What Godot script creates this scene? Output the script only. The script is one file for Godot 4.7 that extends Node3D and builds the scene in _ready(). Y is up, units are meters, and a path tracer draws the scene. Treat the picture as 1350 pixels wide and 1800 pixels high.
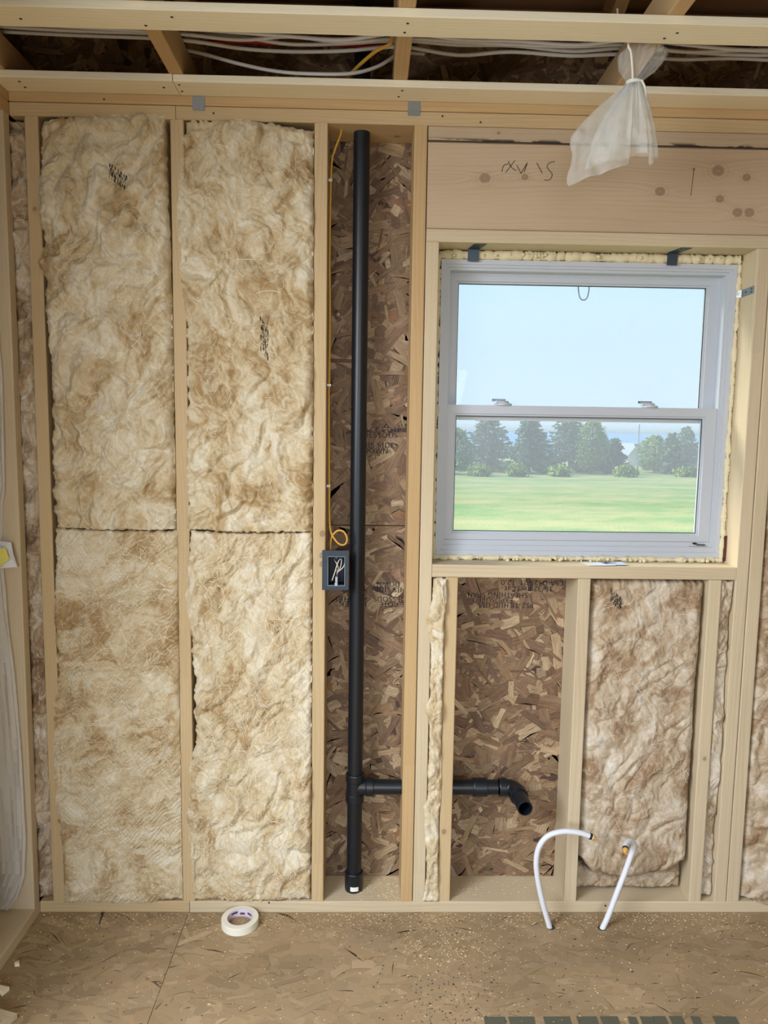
extends Node3D
# A stud wall under construction: fibreglass batts, a black drain pipe, a window to a lawn, open ceiling joists.
# The wall's room-side face is the plane z = 0, the camera stands at z = 2.23, the floor is y = 0.

var N := FastNoiseLite.new()
var R := RandomNumberGenerator.new()
var M := {}

# ---------------------------------------------------------------- mesh helper
class MB:
	var v := PackedVector3Array()
	var n := PackedVector3Array()
	var c := PackedColorArray()
	var u := PackedVector2Array()
	var ix := PackedInt32Array()
	var col := Color.WHITE
	func vert(p: Vector3, nn: Vector3, uv := Vector2.ZERO) -> int:
		v.append(p); n.append(nn); c.append(col); u.append(uv)
		return v.size() - 1
	func tri_i(a: int, b: int, d: int) -> void:  # counter-clockwise from outside
		ix.append(a); ix.append(d); ix.append(b)
	func tri(a: Vector3, b: Vector3, d: Vector3) -> void:
		var nn := (b - a).cross(d - a).normalized()
		tri_i(vert(a, nn), vert(b, nn), vert(d, nn))
	func quad(a: Vector3, b: Vector3, d: Vector3, e: Vector3, ua := Vector2.ZERO, ub := Vector2.ZERO, ud := Vector2.ZERO, ue := Vector2.ZERO) -> void:
		var nn := (b - a).cross(d - a)
		if nn.length_squared() < 1e-18:
			nn = (d - a).cross(e - a)
		nn = nn.normalized()
		var i := vert(a, nn, ua)
		vert(b, nn, ub); vert(d, nn, ud); vert(e, nn, ue)
		tri_i(i, i + 1, i + 2); tri_i(i, i + 2, i + 3)
	func box(lo: Vector3, hi: Vector3) -> void:
		var a := lo
		var b := hi
		quad(Vector3(a.x, a.y, b.z), Vector3(b.x, a.y, b.z), Vector3(b.x, b.y, b.z), Vector3(a.x, b.y, b.z), Vector2(a.x, a.y), Vector2(b.x, a.y), Vector2(b.x, b.y), Vector2(a.x, b.y))
		quad(Vector3(b.x, a.y, a.z), Vector3(a.x, a.y, a.z), Vector3(a.x, b.y, a.z), Vector3(b.x, b.y, a.z), Vector2(b.x, a.y), Vector2(a.x, a.y), Vector2(a.x, b.y), Vector2(b.x, b.y))
		quad(Vector3(b.x, a.y, b.z), Vector3(b.x, a.y, a.z), Vector3(b.x, b.y, a.z), Vector3(b.x, b.y, b.z), Vector2(b.z, a.y), Vector2(a.z, a.y), Vector2(a.z, b.y), Vector2(b.z, b.y))
		quad(Vector3(a.x, a.y, a.z), Vector3(a.x, a.y, b.z), Vector3(a.x, b.y, b.z), Vector3(a.x, b.y, a.z), Vector2(a.z, a.y), Vector2(b.z, a.y), Vector2(b.z, b.y), Vector2(a.z, b.y))
		quad(Vector3(a.x, b.y, b.z), Vector3(b.x, b.y, b.z), Vector3(b.x, b.y, a.z), Vector3(a.x, b.y, a.z), Vector2(a.x, b.z), Vector2(b.x, b.z), Vector2(b.x, a.z), Vector2(a.x, a.z))
		quad(Vector3(a.x, a.y, a.z), Vector3(b.x, a.y, a.z), Vector3(b.x, a.y, b.z), Vector3(a.x, a.y, b.z), Vector2(a.x, a.z), Vector2(b.x, a.z), Vector2(b.x, b.z), Vector2(a.x, b.z))
	# a board with eased edges; L is the grain, A x B = L, o the centre, h half sizes along A, B, L
	func board(o: Vector3, A: Vector3, B: Vector3, h: Vector3, ch := 0.0025, off := Vector2.ZERO) -> void:
		var L := A.cross(B)
		var a := h.x
		var b := h.y
		ch = minf(ch, minf(a, b) * 0.5)
		var m := ch * 0.3
		var p := [Vector2(a - ch, -b), Vector2(a - m, -b + m), Vector2(a, -b + ch), Vector2(a, b - ch), Vector2(a - m, b - m), Vector2(a - ch, b), Vector2(-a + ch, b), Vector2(-a + m, b - m), Vector2(-a, b - ch), Vector2(-a, -b + ch), Vector2(-a + m, -b + m), Vector2(-a + ch, -b)]
		var per := 0.0
		for i in 12:
			var q: Vector2 = p[i]
			var r: Vector2 = p[(i + 1) % 12]
			var w := q.distance_to(r)
			var q3 := o + A * q.x + B * q.y
			var r3 := o + A * r.x + B * r.y
			var u0 := off.x
			var u1 := off.x + h.z * 2.0 / 2.4
			var v0 := off.y + per / 0.6
			var v1 := off.y + (per + w) / 0.6
			quad(q3 - L * h.z, r3 - L * h.z, r3 + L * h.z, q3 + L * h.z, Vector2(u0, v0), Vector2(u0, v1), Vector2(u1, v1), Vector2(u1, v0))
			per += w
		for s in [-1.0, 1.0]:
			var i0 := -1
			for i in 12:
				var q: Vector2 = p[i]
				var k := vert(o + A * q.x + B * q.y + L * h.z * s, L * s, Vector2(off.x + q.x * 0.4, off.y + q.y * 1.6))
				if i == 0:
					i0 = k
				if i >= 2:
					if s > 0:
						tri_i(i0, k - 1, k)
					else:
						tri_i(i0, k, k - 1)
	# a round tube along points; ra radius per point or one number
	func tube(pts: Array, rad, sides := 10, caps := true) -> void:
		var nrm := Vector3.ZERO
		var first := v.size()
		var len_ := 0.0
		for i in pts.size():
			var p: Vector3 = pts[i]
			var t: Vector3
			if i == 0:
				t = pts[1] - p
			elif i == pts.size() - 1:
				t = p - pts[i - 1]
			else:
				t = (pts[i + 1] - p).normalized() + (p - pts[i - 1]).normalized()
			t = t.normalized()
			if i == 0:
				nrm = t.cross(Vector3.UP if absf(t.y) < 0.9 else Vector3.RIGHT).normalized()
			else:
				len_ += p.distance_to(pts[i - 1])
				nrm = (nrm - t * nrm.dot(t)).normalized()
			var bn := t.cross(nrm)
			var r: float = rad[i] if rad is Array else rad
			for k in sides + 1:
				var a := TAU * k / sides
				var d := nrm * cos(a) + bn * sin(a)
				vert(p + d * r, d, Vector2(len_, float(k) / sides))
		var w := sides + 1
		for i in pts.size() - 1:
			for k in sides:
				var a := first + i * w + k
				tri_i(a, a + 1, a + w + 1); tri_i(a, a + w + 1, a + w)
		if caps:
			for e in [0, pts.size() - 1]:
				var p: Vector3 = pts[e]
				var t: Vector3 = (pts[0] - pts[1]).normalized() if e == 0 else (p - pts[e - 1]).normalized()
				var ci := vert(p, t)
				var f := v.size()
				for k in w:
					vert(v[first + e * w + k], t)
				for k in sides:
					if e == 0:
						tri_i(ci, f + k + 1, f + k)
					else:
						tri_i(ci, f + k, f + k + 1)
	# a lathed profile of [radius, height] pairs round the axis `up` at o
	func lathe(o: Vector3, up: Vector3, prof: Array, sides := 24) -> void:
		var ax := up.cross(Vector3.RIGHT if absf(up.x) < 0.9 else Vector3.UP).normalized()
		var bx := up.cross(ax)
		for i in prof.size() - 1:
			var r0: float = prof[i][0]
			var h0: float = prof[i][1]
			var r1: float = prof[i + 1][0]
			var h1: float = prof[i + 1][1]
			var f := v.size()
			var sl := Vector2(h1 - h0, r0 - r1).normalized()
			for k in sides + 1:
				var a := TAU * k / sides
				var d := ax * cos(a) + bx * sin(a)
				var nn := (d * sl.x + up * sl.y).normalized()
				vert(o + d * r0 + up * h0, nn, Vector2(float(k) / sides, h0))
				vert(o + d * r1 + up * h1, nn, Vector2(float(k) / sides, h1))
			for k in sides:
				var a := f + k * 2
				tri_i(a, a + 2, a + 3); tri_i(a, a + 3, a + 1)
	# a rectangular ring (a window frame's section) between outer and inner rectangles, from z0 (back) to z1 (front)
	func ring(o: Rect2, i: Rect2, z0: float, z1: float) -> void:
		var po := [o.position, Vector2(o.end.x, o.position.y), o.end, Vector2(o.position.x, o.end.y)]
		var pi := [i.position, Vector2(i.end.x, i.position.y), i.end, Vector2(i.position.x, i.end.y)]
		for k in 4:
			var a: Vector2 = po[k]
			var b: Vector2 = po[(k + 1) % 4]
			var d: Vector2 = pi[(k + 1) % 4]
			var e: Vector2 = pi[k]
			quad(Vector3(a.x, a.y, z1), Vector3(b.x, b.y, z1), Vector3(d.x, d.y, z1), Vector3(e.x, e.y, z1))
			quad(Vector3(b.x, b.y, z0), Vector3(a.x, a.y, z0), Vector3(e.x, e.y, z0), Vector3(d.x, d.y, z0))
			quad(Vector3(a.x, a.y, z0), Vector3(b.x, b.y, z0), Vector3(b.x, b.y, z1), Vector3(a.x, a.y, z1))
			quad(Vector3(d.x, d.y, z0), Vector3(e.x, e.y, z0), Vector3(e.x, e.y, z1), Vector3(d.x, d.y, z1))
	func mesh() -> ArrayMesh:
		var arr := []
		arr.resize(Mesh.ARRAY_MAX)
		arr[Mesh.ARRAY_VERTEX] = v
		arr[Mesh.ARRAY_NORMAL] = n
		arr[Mesh.ARRAY_COLOR] = c
		arr[Mesh.ARRAY_TEX_UV] = u
		arr[Mesh.ARRAY_INDEX] = ix
		var am := ArrayMesh.new()
		am.add_surface_from_arrays(Mesh.PRIMITIVE_TRIANGLES, arr)
		return am

# ---------------------------------------------------------------- scene helpers
var taken := {}
func numbered(called: String) -> String:
	if not taken.has(called):
		taken[called] = 0
		return called
	taken[called] += 1
	return "%s_%03d" % [called, taken[called]]

func obj(called: String, mb, m: Material, parent: Node = self) -> MeshInstance3D:
	var o := MeshInstance3D.new()
	o.mesh = mb.mesh() if mb is MB else mb
	o.material_override = m
	o.name = numbered(called) if parent == self else called
	parent.add_child(o, true)
	return o

func tag(o: Node, label: String, category: String, group := "", kind := ""):
	o.set_meta("label", label)
	if category: o.set_meta("category", category)
	if group: o.set_meta("group", group)
	if kind: o.set_meta("kind", kind)
	return o

func thing(called: String, label: String, category: String, group := "") -> Node3D:
	var o := Node3D.new()
	o.name = numbered(called)
	add_child(o)
	tag(o, label, category, group)
	return o

func setting(called: String, label: String, category: String) -> Node3D:
	var o := thing(called, label, category)
	o.set_meta("kind", "structure")
	return o

func nz(x: float, y: float, s: float) -> float:
	return N.get_noise_3d(x, y, s * 13.7)

func lin(r: float, g: float, b: float) -> Color:  # an sRGB colour in 0..255 as a linear vertex colour
	return Color(r / 255.0, g / 255.0, b / 255.0).srgb_to_linear()

func mat(r: float, g: float, b: float, rough := 0.8, extra := {}) -> StandardMaterial3D:
	var m := StandardMaterial3D.new()
	m.albedo_color = Color(r / 255.0, g / 255.0, b / 255.0)
	m.roughness = rough
	for k in extra: m.set(k, extra[k])
	return m

func smooth(pts: Array, per := 6) -> Array:  # Catmull-Rom through the points
	var out := []
	for i in pts.size() - 1:
		var a: Vector3 = pts[maxi(i - 1, 0)]
		var b: Vector3 = pts[i]
		var d: Vector3 = pts[i + 1]
		var e: Vector3 = pts[mini(i + 2, pts.size() - 1)]
		for k in per:
			out.append(b.cubic_interpolate(d, a, e, float(k) / per))
	out.append(pts[-1])
	return out

func at(table: Array, y: float) -> float:  # table of [y, x], y falling
	if y >= table[0][0]: return table[0][1]
	for i in table.size() - 1:
		if y >= table[i + 1][0]:
			var t: float = (y - table[i + 1][0]) / (table[i][0] - table[i + 1][0])
			t = t * t * (3.0 - 2.0 * t)
			return lerpf(table[i + 1][1], table[i][1], t)
	return table[-1][1]

# ---------------------------------------------------------------- textures
func tex(w: int, h: int, data: PackedByteArray, fmt := Image.FORMAT_RGB8) -> ImageTexture:
	return ImageTexture.create_from_image(Image.create_from_data(w, h, false, fmt, data))

# planed softwood, w x h pixels over mw x mh metres, grain along x; knots are [x, y, radius]; stain: dark mildew along y = 0
func wood(w: int, h: int, mw: float, mh: float, sd: float, knots: Array, base: Color, dark: Color, stain := false) -> ImageTexture:
	var data := PackedByteArray()
	data.resize(w * h * 3)
	var k := 0
	for j in h:
		var y := mh * j / h
		for i in w:
			var x := mw * i / w
			var yy := y + 0.012 * nz(x * 1.3, y * 3.0, sd)
			var kn := 0.0
			for q in knots:
				var dx: float = (x - q[0])
				var dy: float = (y - q[1])
				if absf(dx) < 0.14 and absf(dy) < 0.06:
					var d2: float = sqrt(dx * dx * 0.16 + dy * dy) / q[2]
					yy += signf(dy) * q[2] * 0.9 * exp(-d2 * d2 * 0.35)
					var d1: float = sqrt(dx * dx * 0.7 + dy * dy) / q[2] + 0.12 * nz(x * 160.0, y * 160.0, sd)
					kn = maxf(kn, 1.0 - smoothstep(0.75, 1.15, d1) if d1 > 0.2 else 0.75)
					kn = maxf(kn, 0.35 * (0.5 + 0.5 * sin(d1 * 9.0)) * exp(-maxf(d1 - 1.0, 0.0) * 1.3))
			var ring := 0.5 + 0.5 * sin((yy + 0.01 * nz(x * 0.5, yy * 8.0, sd + 3.0)) * 520.0 + 5.0 * nz(x * 0.4, yy * 20.0, sd + 1.0))
			ring = pow(ring, 3.0) * (0.5 + 0.5 * nz(x * 1.1, yy * 14.0, sd + 2.0))
			var fine := nz(x * 9.0, yy * 420.0, sd + 4.0)
			var patch := nz(x * 1.6, y * 7.0, sd + 5.0)
			var t := clampf(0.16 + 0.34 * ring + 0.13 * fine + 0.16 * patch, 0.0, 1.0)
			var cc := base.lerp(dark, t).lerp(Color(0.40, 0.27, 0.19), kn * 0.42)
			if stain:
				var s := smoothstep(0.012, 0.0, y) * smoothstep(-0.15, 0.3, nz(x * 9.0, y * 60.0, sd + 8.0) + 0.35 * nz(x * 40.0, y * 90.0, sd + 9.0))
				s = maxf(s, smoothstep(0.0025, 0.0008, y))
				cc = cc.lerp(Color(0.09, 0.075, 0.08), s * 0.93)
			data[k] = int(clampf(cc.r, 0, 1) * 255.0)
			data[k + 1] = int(clampf(cc.g, 0, 1) * 255.0)
			data[k + 2] = int(clampf(cc.b, 0, 1) * 255.0)
			k += 3
	return tex(w, h, data)

# matted glass fibres: random curved strokes, bright and dim, on a mid grey; returns an L8 texture that tiles
func fibre_texture(sz: int, strokes: int, sd: int) -> ImageTexture:
	var r := RandomNumberGenerator.new()
	r.seed = sd
	var f := PackedFloat32Array()
	f.resize(sz * sz)
	f.fill(0.9)
	for s in strokes:
		var x := r.randf() * sz
		var y := r.randf() * sz
		var a := r.randf() * TAU
		var bend := r.randfn(0.0, 0.05)
		var amp := r.randfn(0.0, 0.035)
		var n := r.randi_range(20, 90)
		for i in n:
			var k := (int(y) & (sz - 1)) * sz + (int(x) & (sz - 1))
			f[k] += amp * (1.0 - absf(2.0 * i / n - 1.0))
			x += cos(a) * 0.9; y += sin(a) * 0.9
			a += bend
			if i % 14 == 0: bend = r.randfn(0.0, 0.05)
	var data := PackedByteArray()
	data.resize(sz * sz)
	for i in sz * sz:
		data[i] = int(clampf(f[i], 0.25, 1.0) * 255.0)
	return tex(sz, sz, data, Image.FORMAT_L8)

func streak_texture(sz: int) -> ImageTexture:  # fine fibres along x, for wood strands
	var data := PackedByteArray()
	data.resize(sz * sz)
	for j in sz:
		for i in sz:
			var t := 0.84 + 0.13 * nz(i * 0.012, j * 0.35, 30.0) + 0.12 * nz(i * 0.04, j * 1.1, 31.0) + 0.08 * nz(i * 0.4, j * 0.4, 32.0)
			data[j * sz + i] = int(clampf(t, 0.3, 1.0) * 255.0)
	return tex(sz, sz, data, Image.FORMAT_L8)

# ================================================================ the scene
func _ready() -> void:
	N.noise_type = FastNoiseLite.TYPE_SIMPLEX_SMOOTH
	N.frequency = 1.0
	N.fractal_type = FastNoiseLite.FRACTAL_NONE
	N.seed = 7
	R.seed = 11
	# ---- camera
	var cam := Camera3D.new()
	cam.name = "camera"
	cam.position = Vector3(0.9554, 1.5344, 2.2285)
	cam.rotation = Vector3(-0.11115, -0.02301, 0.01462)
	cam.fov = rad_to_deg(2.0 * atan(900.0 / 1314.6))
	cam.near = 0.05
	cam.far = 6000.0
	add_child(cam)
	# ---- sky: a bright, thinly overcast day
	var sky := ProceduralSkyMaterial.new()
	sky.sky_top_color = Color(0.64, 0.85, 0.98)
	sky.sky_horizon_color = Color(0.82, 0.93, 1.0)
	sky.sky_curve = 0.12
	sky.ground_bottom_color = Color(0.35, 0.40, 0.28)
	sky.ground_horizon_color = Color(0.5, 0.6, 0.66)
	sky.sky_energy_multiplier = 1.08
	var env := Environment.new()
	env.background_mode = Environment.BG_SKY
	env.sky = Sky.new()
	env.sky.sky_material = sky
	env.tonemap_mode = Environment.TONE_MAPPER_LINEAR
	env.tonemap_exposure = 1.0
	env.volumetric_fog_enabled = true
	env.volumetric_fog_density = 0.0
	env.sdfgi_enabled = true
	env.ssao_enabled = true
	env.ssil_enabled = true
	var we := WorldEnvironment.new()
	we.name = "environment"
	we.environment = env
	add_child(we)
	# ---- sun through thin cloud, high outside the window: very soft
	var sun := DirectionalLight3D.new()
	sun.name = "veiled_sun"
	sun.light_energy = 2.8
	sun.light_color = Color(1.0, 0.97, 0.9)
	sun.light_angular_distance = 40.0
	sun.shadow_enabled = true
	sun.sky_mode = DirectionalLight3D.SKY_MODE_LIGHT_ONLY
	add_child(sun)
	sun.look_at_from_position(Vector3.ZERO, Vector3(0.66, -0.68, 0.28), Vector3.UP)
	# ---- daylight through the big opening in the wall on the left and the patio opening behind the camera
	area("left_opening_daylight", Vector3(-0.80, 1.85, 2.0), Vector3(0.62, -0.78, 0), Vector2(1.86, 1.7), 5.6, Color(0.97, 0.98, 1.0))
	area("patio_opening_daylight", Vector3(1.0, 2.05, 6.25), Vector3(0, -0.88, -0.47), Vector2(2.15, 1.7), 6.4, Color(0.95, 0.975, 1.0))
	materials()
	floor_and_room()
	framing()
	sheathing()
	ceiling()
	window()
	batts()
	pipes()
	electrics()
	small_things()
	outdoors()

func area(called: String, p: Vector3, towards: Vector3, size: Vector2, energy: float, col: Color) -> void:
	var l := AreaLight3D.new()
	l.name = called
	l.area_size = size
	l.area_normalize_energy = false
	l.light_energy = energy
	l.light_color = col
	l.area_range = 30.0
	l.area_attenuation = 2.0
	l.shadow_enabled = true
	add_child(l)
	l.look_at_from_position(p, p + towards, Vector3.UP)

func materials() -> void:
	var knots1 := [[0.32, 0.13, 0.007], [1.05, 0.31, 0.009], [1.71, 0.08, 0.006], [2.1, 0.47, 0.008], [0.7, 0.52, 0.006]]
	var t1 := wood(1024, 512, 2.4, 0.6, 1.0, knots1, Color(0.78, 0.69, 0.535), Color(0.675, 0.57, 0.42))
	var t2 := wood(1024, 512, 2.4, 0.6, 9.0, [[0.5, 0.2, 0.006], [1.5, 0.42, 0.008], [2.0, 0.1, 0.005]], Color(0.805, 0.745, 0.63), Color(0.685, 0.61, 0.495))
	var hk := []
	for q in [[1.281, 2.251, .014], [1.396, 2.256, .009], [1.789, 2.225, .013], [1.954, 2.286, .016], [2.038, 2.269, .011], [1.964, 2.208, .011], [2.018, 2.171, .013], [2.053, 2.172, .013], [1.883, 2.288, .004]]:
		hk.append([q[0] - 1.117, q[1] - 2.110, q[2]])
	var t3 := wood(1024, 256, 1.01, 0.238, 15.0, hk, Color(0.76, 0.675, 0.565), Color(0.66, 0.56, 0.45))
	var t4 := wood(1024, 64, 1.01, 0.041, 21.0, [[0.2, 0.025, 0.004]], Color(0.74, 0.66, 0.555), Color(0.64, 0.55, 0.445), true)
	var t5 := wood(1024, 256, 2.4, 0.6, 27.0, [], Color(0.95, 0.93, 0.87), Color(0.86, 0.82, 0.74))
	M.wood = mat(255, 255, 255, 0.72, {"albedo_texture": t1})
	M.wood2 = mat(250, 240, 226, 0.72, {"albedo_texture": t1})
	M.pale = mat(255, 255, 255, 0.75, {"albedo_texture": t2})
	M.strap = mat(255, 252, 240, 0.8, {"albedo_texture": t5})
	M.header = mat(255, 255, 255, 0.7, {"albedo_texture": t3})
	M.filler = mat(255, 255, 255, 0.75, {"albedo_texture": t4})
	var st := streak_texture(256)
	M.strand = mat(255, 255, 255, 0.62, {"albedo_texture": st, "vertex_color_use_as_albedo": true})
	M.floor_strand = mat(255, 255, 255, 0.85, {"vertex_color_use_as_albedo": true, "metallic_specular": 0.3})
	M.osb = mat(140, 102, 68, 0.7)
	M.osb_plain = mat(156, 132, 106, 0.8)
	var fb := fibre_texture(512, 9000, 5)
	M.batt = mat(255, 255, 255, 0.95, {"albedo_texture": fb, "vertex_color_use_as_albedo": true, "uv1_triplanar": true, "uv1_scale": Vector3(3.6, 3.6, 3.6), "heightmap_enabled": true, "heightmap_texture": fb, "heightmap_scale": 0.22, "metallic_specular": 0.2})
	M.fibre = mat(255, 255, 255, 0.9, {"vertex_color_use_as_albedo": true, "metallic_specular": 0.2, "backlight_enabled": true, "backlight": Color(0.5, 0.47, 0.4)})
	M.ink = mat(30, 28, 30, 0.9)
	M.print_ink = mat(26, 22, 30, 0.8)
	M.abs = mat(16, 23, 31, 0.38)
	M.pvc = mat(186, 193, 203, 0.35)
	M.pvc_dark = mat(40, 44, 52, 0.5)
	M.steel = mat(150, 158, 164, 0.42, {"metallic": 0.85})
	M.dark_steel = mat(66, 78, 90, 0.45, {"metallic": 0.5})
	M.foam = mat(216, 206, 172, 0.95)
	M.white_plastic = mat(216, 220, 228, 0.35)
	M.brass = mat(236, 196, 110, 0.35, {"metallic": 0.6})
	M.copper = mat(70, 62, 66, 0.35, {"metallic": 0.8})
	M.cable = mat(214, 216, 220, 0.45)
	M.yellow = mat(206, 160, 62, 0.55)
	M.red = mat(172, 30, 40, 0.5)
	M.box = mat(42, 54, 66, 0.5)
	M.boxin = mat(14, 24, 38, 0.6)
	M.film = mat(236, 240, 240, 0.45, {"transparency": BaseMaterial3D.TRANSPARENCY_ALPHA, "cull_mode": BaseMaterial3D.CULL_DISABLED, "backlight_enabled": true, "backlight": Color(0.2, 0.2, 0.2)})
	M.film.albedo_color.a = 0.5
	M.bag = mat(238, 242, 242, 0.42, {"transparency": BaseMaterial3D.TRANSPARENCY_ALPHA, "cull_mode": BaseMaterial3D.CULL_DISABLED, "backlight_enabled": true, "backlight": Color(0.6, 0.6, 0.6)})
	M.bag.albedo_color.a = 0.34
	M.bag_top = M.bag.duplicate()
	M.bag_top.albedo_color.a = 0.22
	M.bag_top.roughness = 0.28
	M.glass = mat(240, 248, 250, 0.02, {"transparency": BaseMaterial3D.TRANSPARENCY_ALPHA, "metallic_specular": 0.12})
	M.glass.albedo_color.a = 0.06

func off() -> Vector2:
	return Vector2(R.randf(), R.randf())

# upright stud between x0..x1, y0..y1, room face z1, back z0
func stud(parent: Node, called: String, x0: float, x1: float, y0: float, y1: float, z0 := -0.14, z1 := 0.0, m: Material = null) -> MeshInstance3D:
	var b := MB.new()
	b.board(Vector3((x0 + x1) / 2, (y0 + y1) / 2, (z0 + z1) / 2), Vector3(0, 0, 1), Vector3(1, 0, 0), Vector3((z1 - z0) / 2, (x1 - x0) / 2, (y1 - y0) / 2), 0.003, off())
	return obj(called, b, m if m else M.wood, parent)

# level board along x
func rail(parent: Node, called: String, x0: float, x1: float, y0: float, y1: float, z0 := -0.14, z1 := 0.0, m: Material = null, ch := 0.003) -> MeshInstance3D:
	var b := MB.new()
	b.board(Vector3((x0 + x1) / 2, (y0 + y1) / 2, (z0 + z1) / 2), Vector3(0, 1, 0), Vector3(0, 0, 1), Vector3((y1 - y0) / 2, (z1 - z0) / 2, (x1 - x0) / 2), ch, off())
	return obj(called, b, m if m else M.wood, parent)

# level board along z
func joist(parent: Node, called: String, x0: float, x1: float, y0: float, y1: float, z0: float, z1: float, m: Material = null) -> MeshInstance3D:
	var b := MB.new()
	b.board(Vector3((x0 + x1) / 2, (y0 + y1) / 2, (z0 + z1) / 2), Vector3(1, 0, 0), Vector3(0, 1, 0), Vector3((x1 - x0) / 2, (y1 - y0) / 2, (z1 - z0) / 2), 0.003, off())
	return obj(called, b, m if m else M.wood, parent)

# overlapping wood strands pressed into a sheet; o + s*du + t*dv over w x h metres, nn out of the sheet
func strands(rects: Array, o: Vector3, du: Vector3, dv: Vector3, nn: Vector3, cover: float, pal: Array, rise := 0.0016, lmin := 0.022, lmax := 0.125, align := 0.9, tilt := 0.05, vary := 0.10) -> MB:
	var b := MB.new()
	var total := 0
	for r in rects: total += int((r as Rect2).get_area() * cover / 0.0011)
	var done := 0
	for rr in rects:
		var rc: Rect2 = rr
		var n := int(rc.get_area() * cover / 0.0011)
		for i in n:
			var L := lerpf(lmin, lmax, pow(R.randf(), 1.3))
			var W := clampf(R.randfn(0.021, 0.010), 0.005, 0.040)
			if R.randf() < 0.3: W *= 0.45
			var c := rc.position + Vector2(R.randf(), R.randf()) * rc.size
			var a := R.randfn(0.0, align)
			var x := Vector2(cos(a), sin(a))
			var y := Vector2(-x.y, x.x)
			b.col = pal[R.randi() % pal.size()]
			var vy := vary if vary > 0.05 else lerpf(0.085, 0.03, smoothstep(0.2, 1.0, c.x))
			var g := 1.0 + R.randfn(0.0, vy)
			if vary < 0.05: g *= 1.0 + 0.16 * nz(c.x * 3.0, c.y * 5.0, 97.0) + 0.08 * nz(c.x * 12.0, c.y * 20.0, 98.0)
			b.col = Color(b.col.r * g, b.col.g * g, b.col.b * g)
			var lift := nn * (0.0002 + rise * (done + i) / total)
			var tn := (nn + du * R.randfn(0.0, tilt) + dv * R.randfn(0.0, tilt)).normalized()
			var uo := Vector2(R.randf(), R.randf())
			var pts := []
			var e1 := R.randf_range(-0.4, 0.4)
			var e2 := R.randf_range(-0.4, 0.4)
			for q in [[-0.5, -0.5], [0.0, -0.5 + R.randf_range(-0.12, 0.12)], [0.5 - R.randf() * 0.12, -0.5 + e1 * 0.3], [0.5, R.randf_range(-0.4, 0.4)], [0.5 - R.randf() * 0.2, 0.5], [0.0, 0.5 + R.randf_range(-0.12, 0.12)], [-0.5 + R.randf() * 0.12, 0.5 + e2 * 0.3], [-0.5 - R.randf() * 0.06, R.randf_range(-0.4, 0.4)]]:
				pts.append(Vector2(q[0] * L, q[1] * W))
			var f := b.v.size()
			for p in pts:
				var w2: Vector2 = c + x * p.x + y * p.y
				w2 = w2.clamp(rc.position, rc.end)
				b.vert(o + du * w2.x + dv * w2.y + lift, tn, uo + Vector2(p.x, p.y) * 4.0)
			for k in range(1, 7): b.tri_i(f, f + k, f + k + 1)
		done += n
	return b

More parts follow.
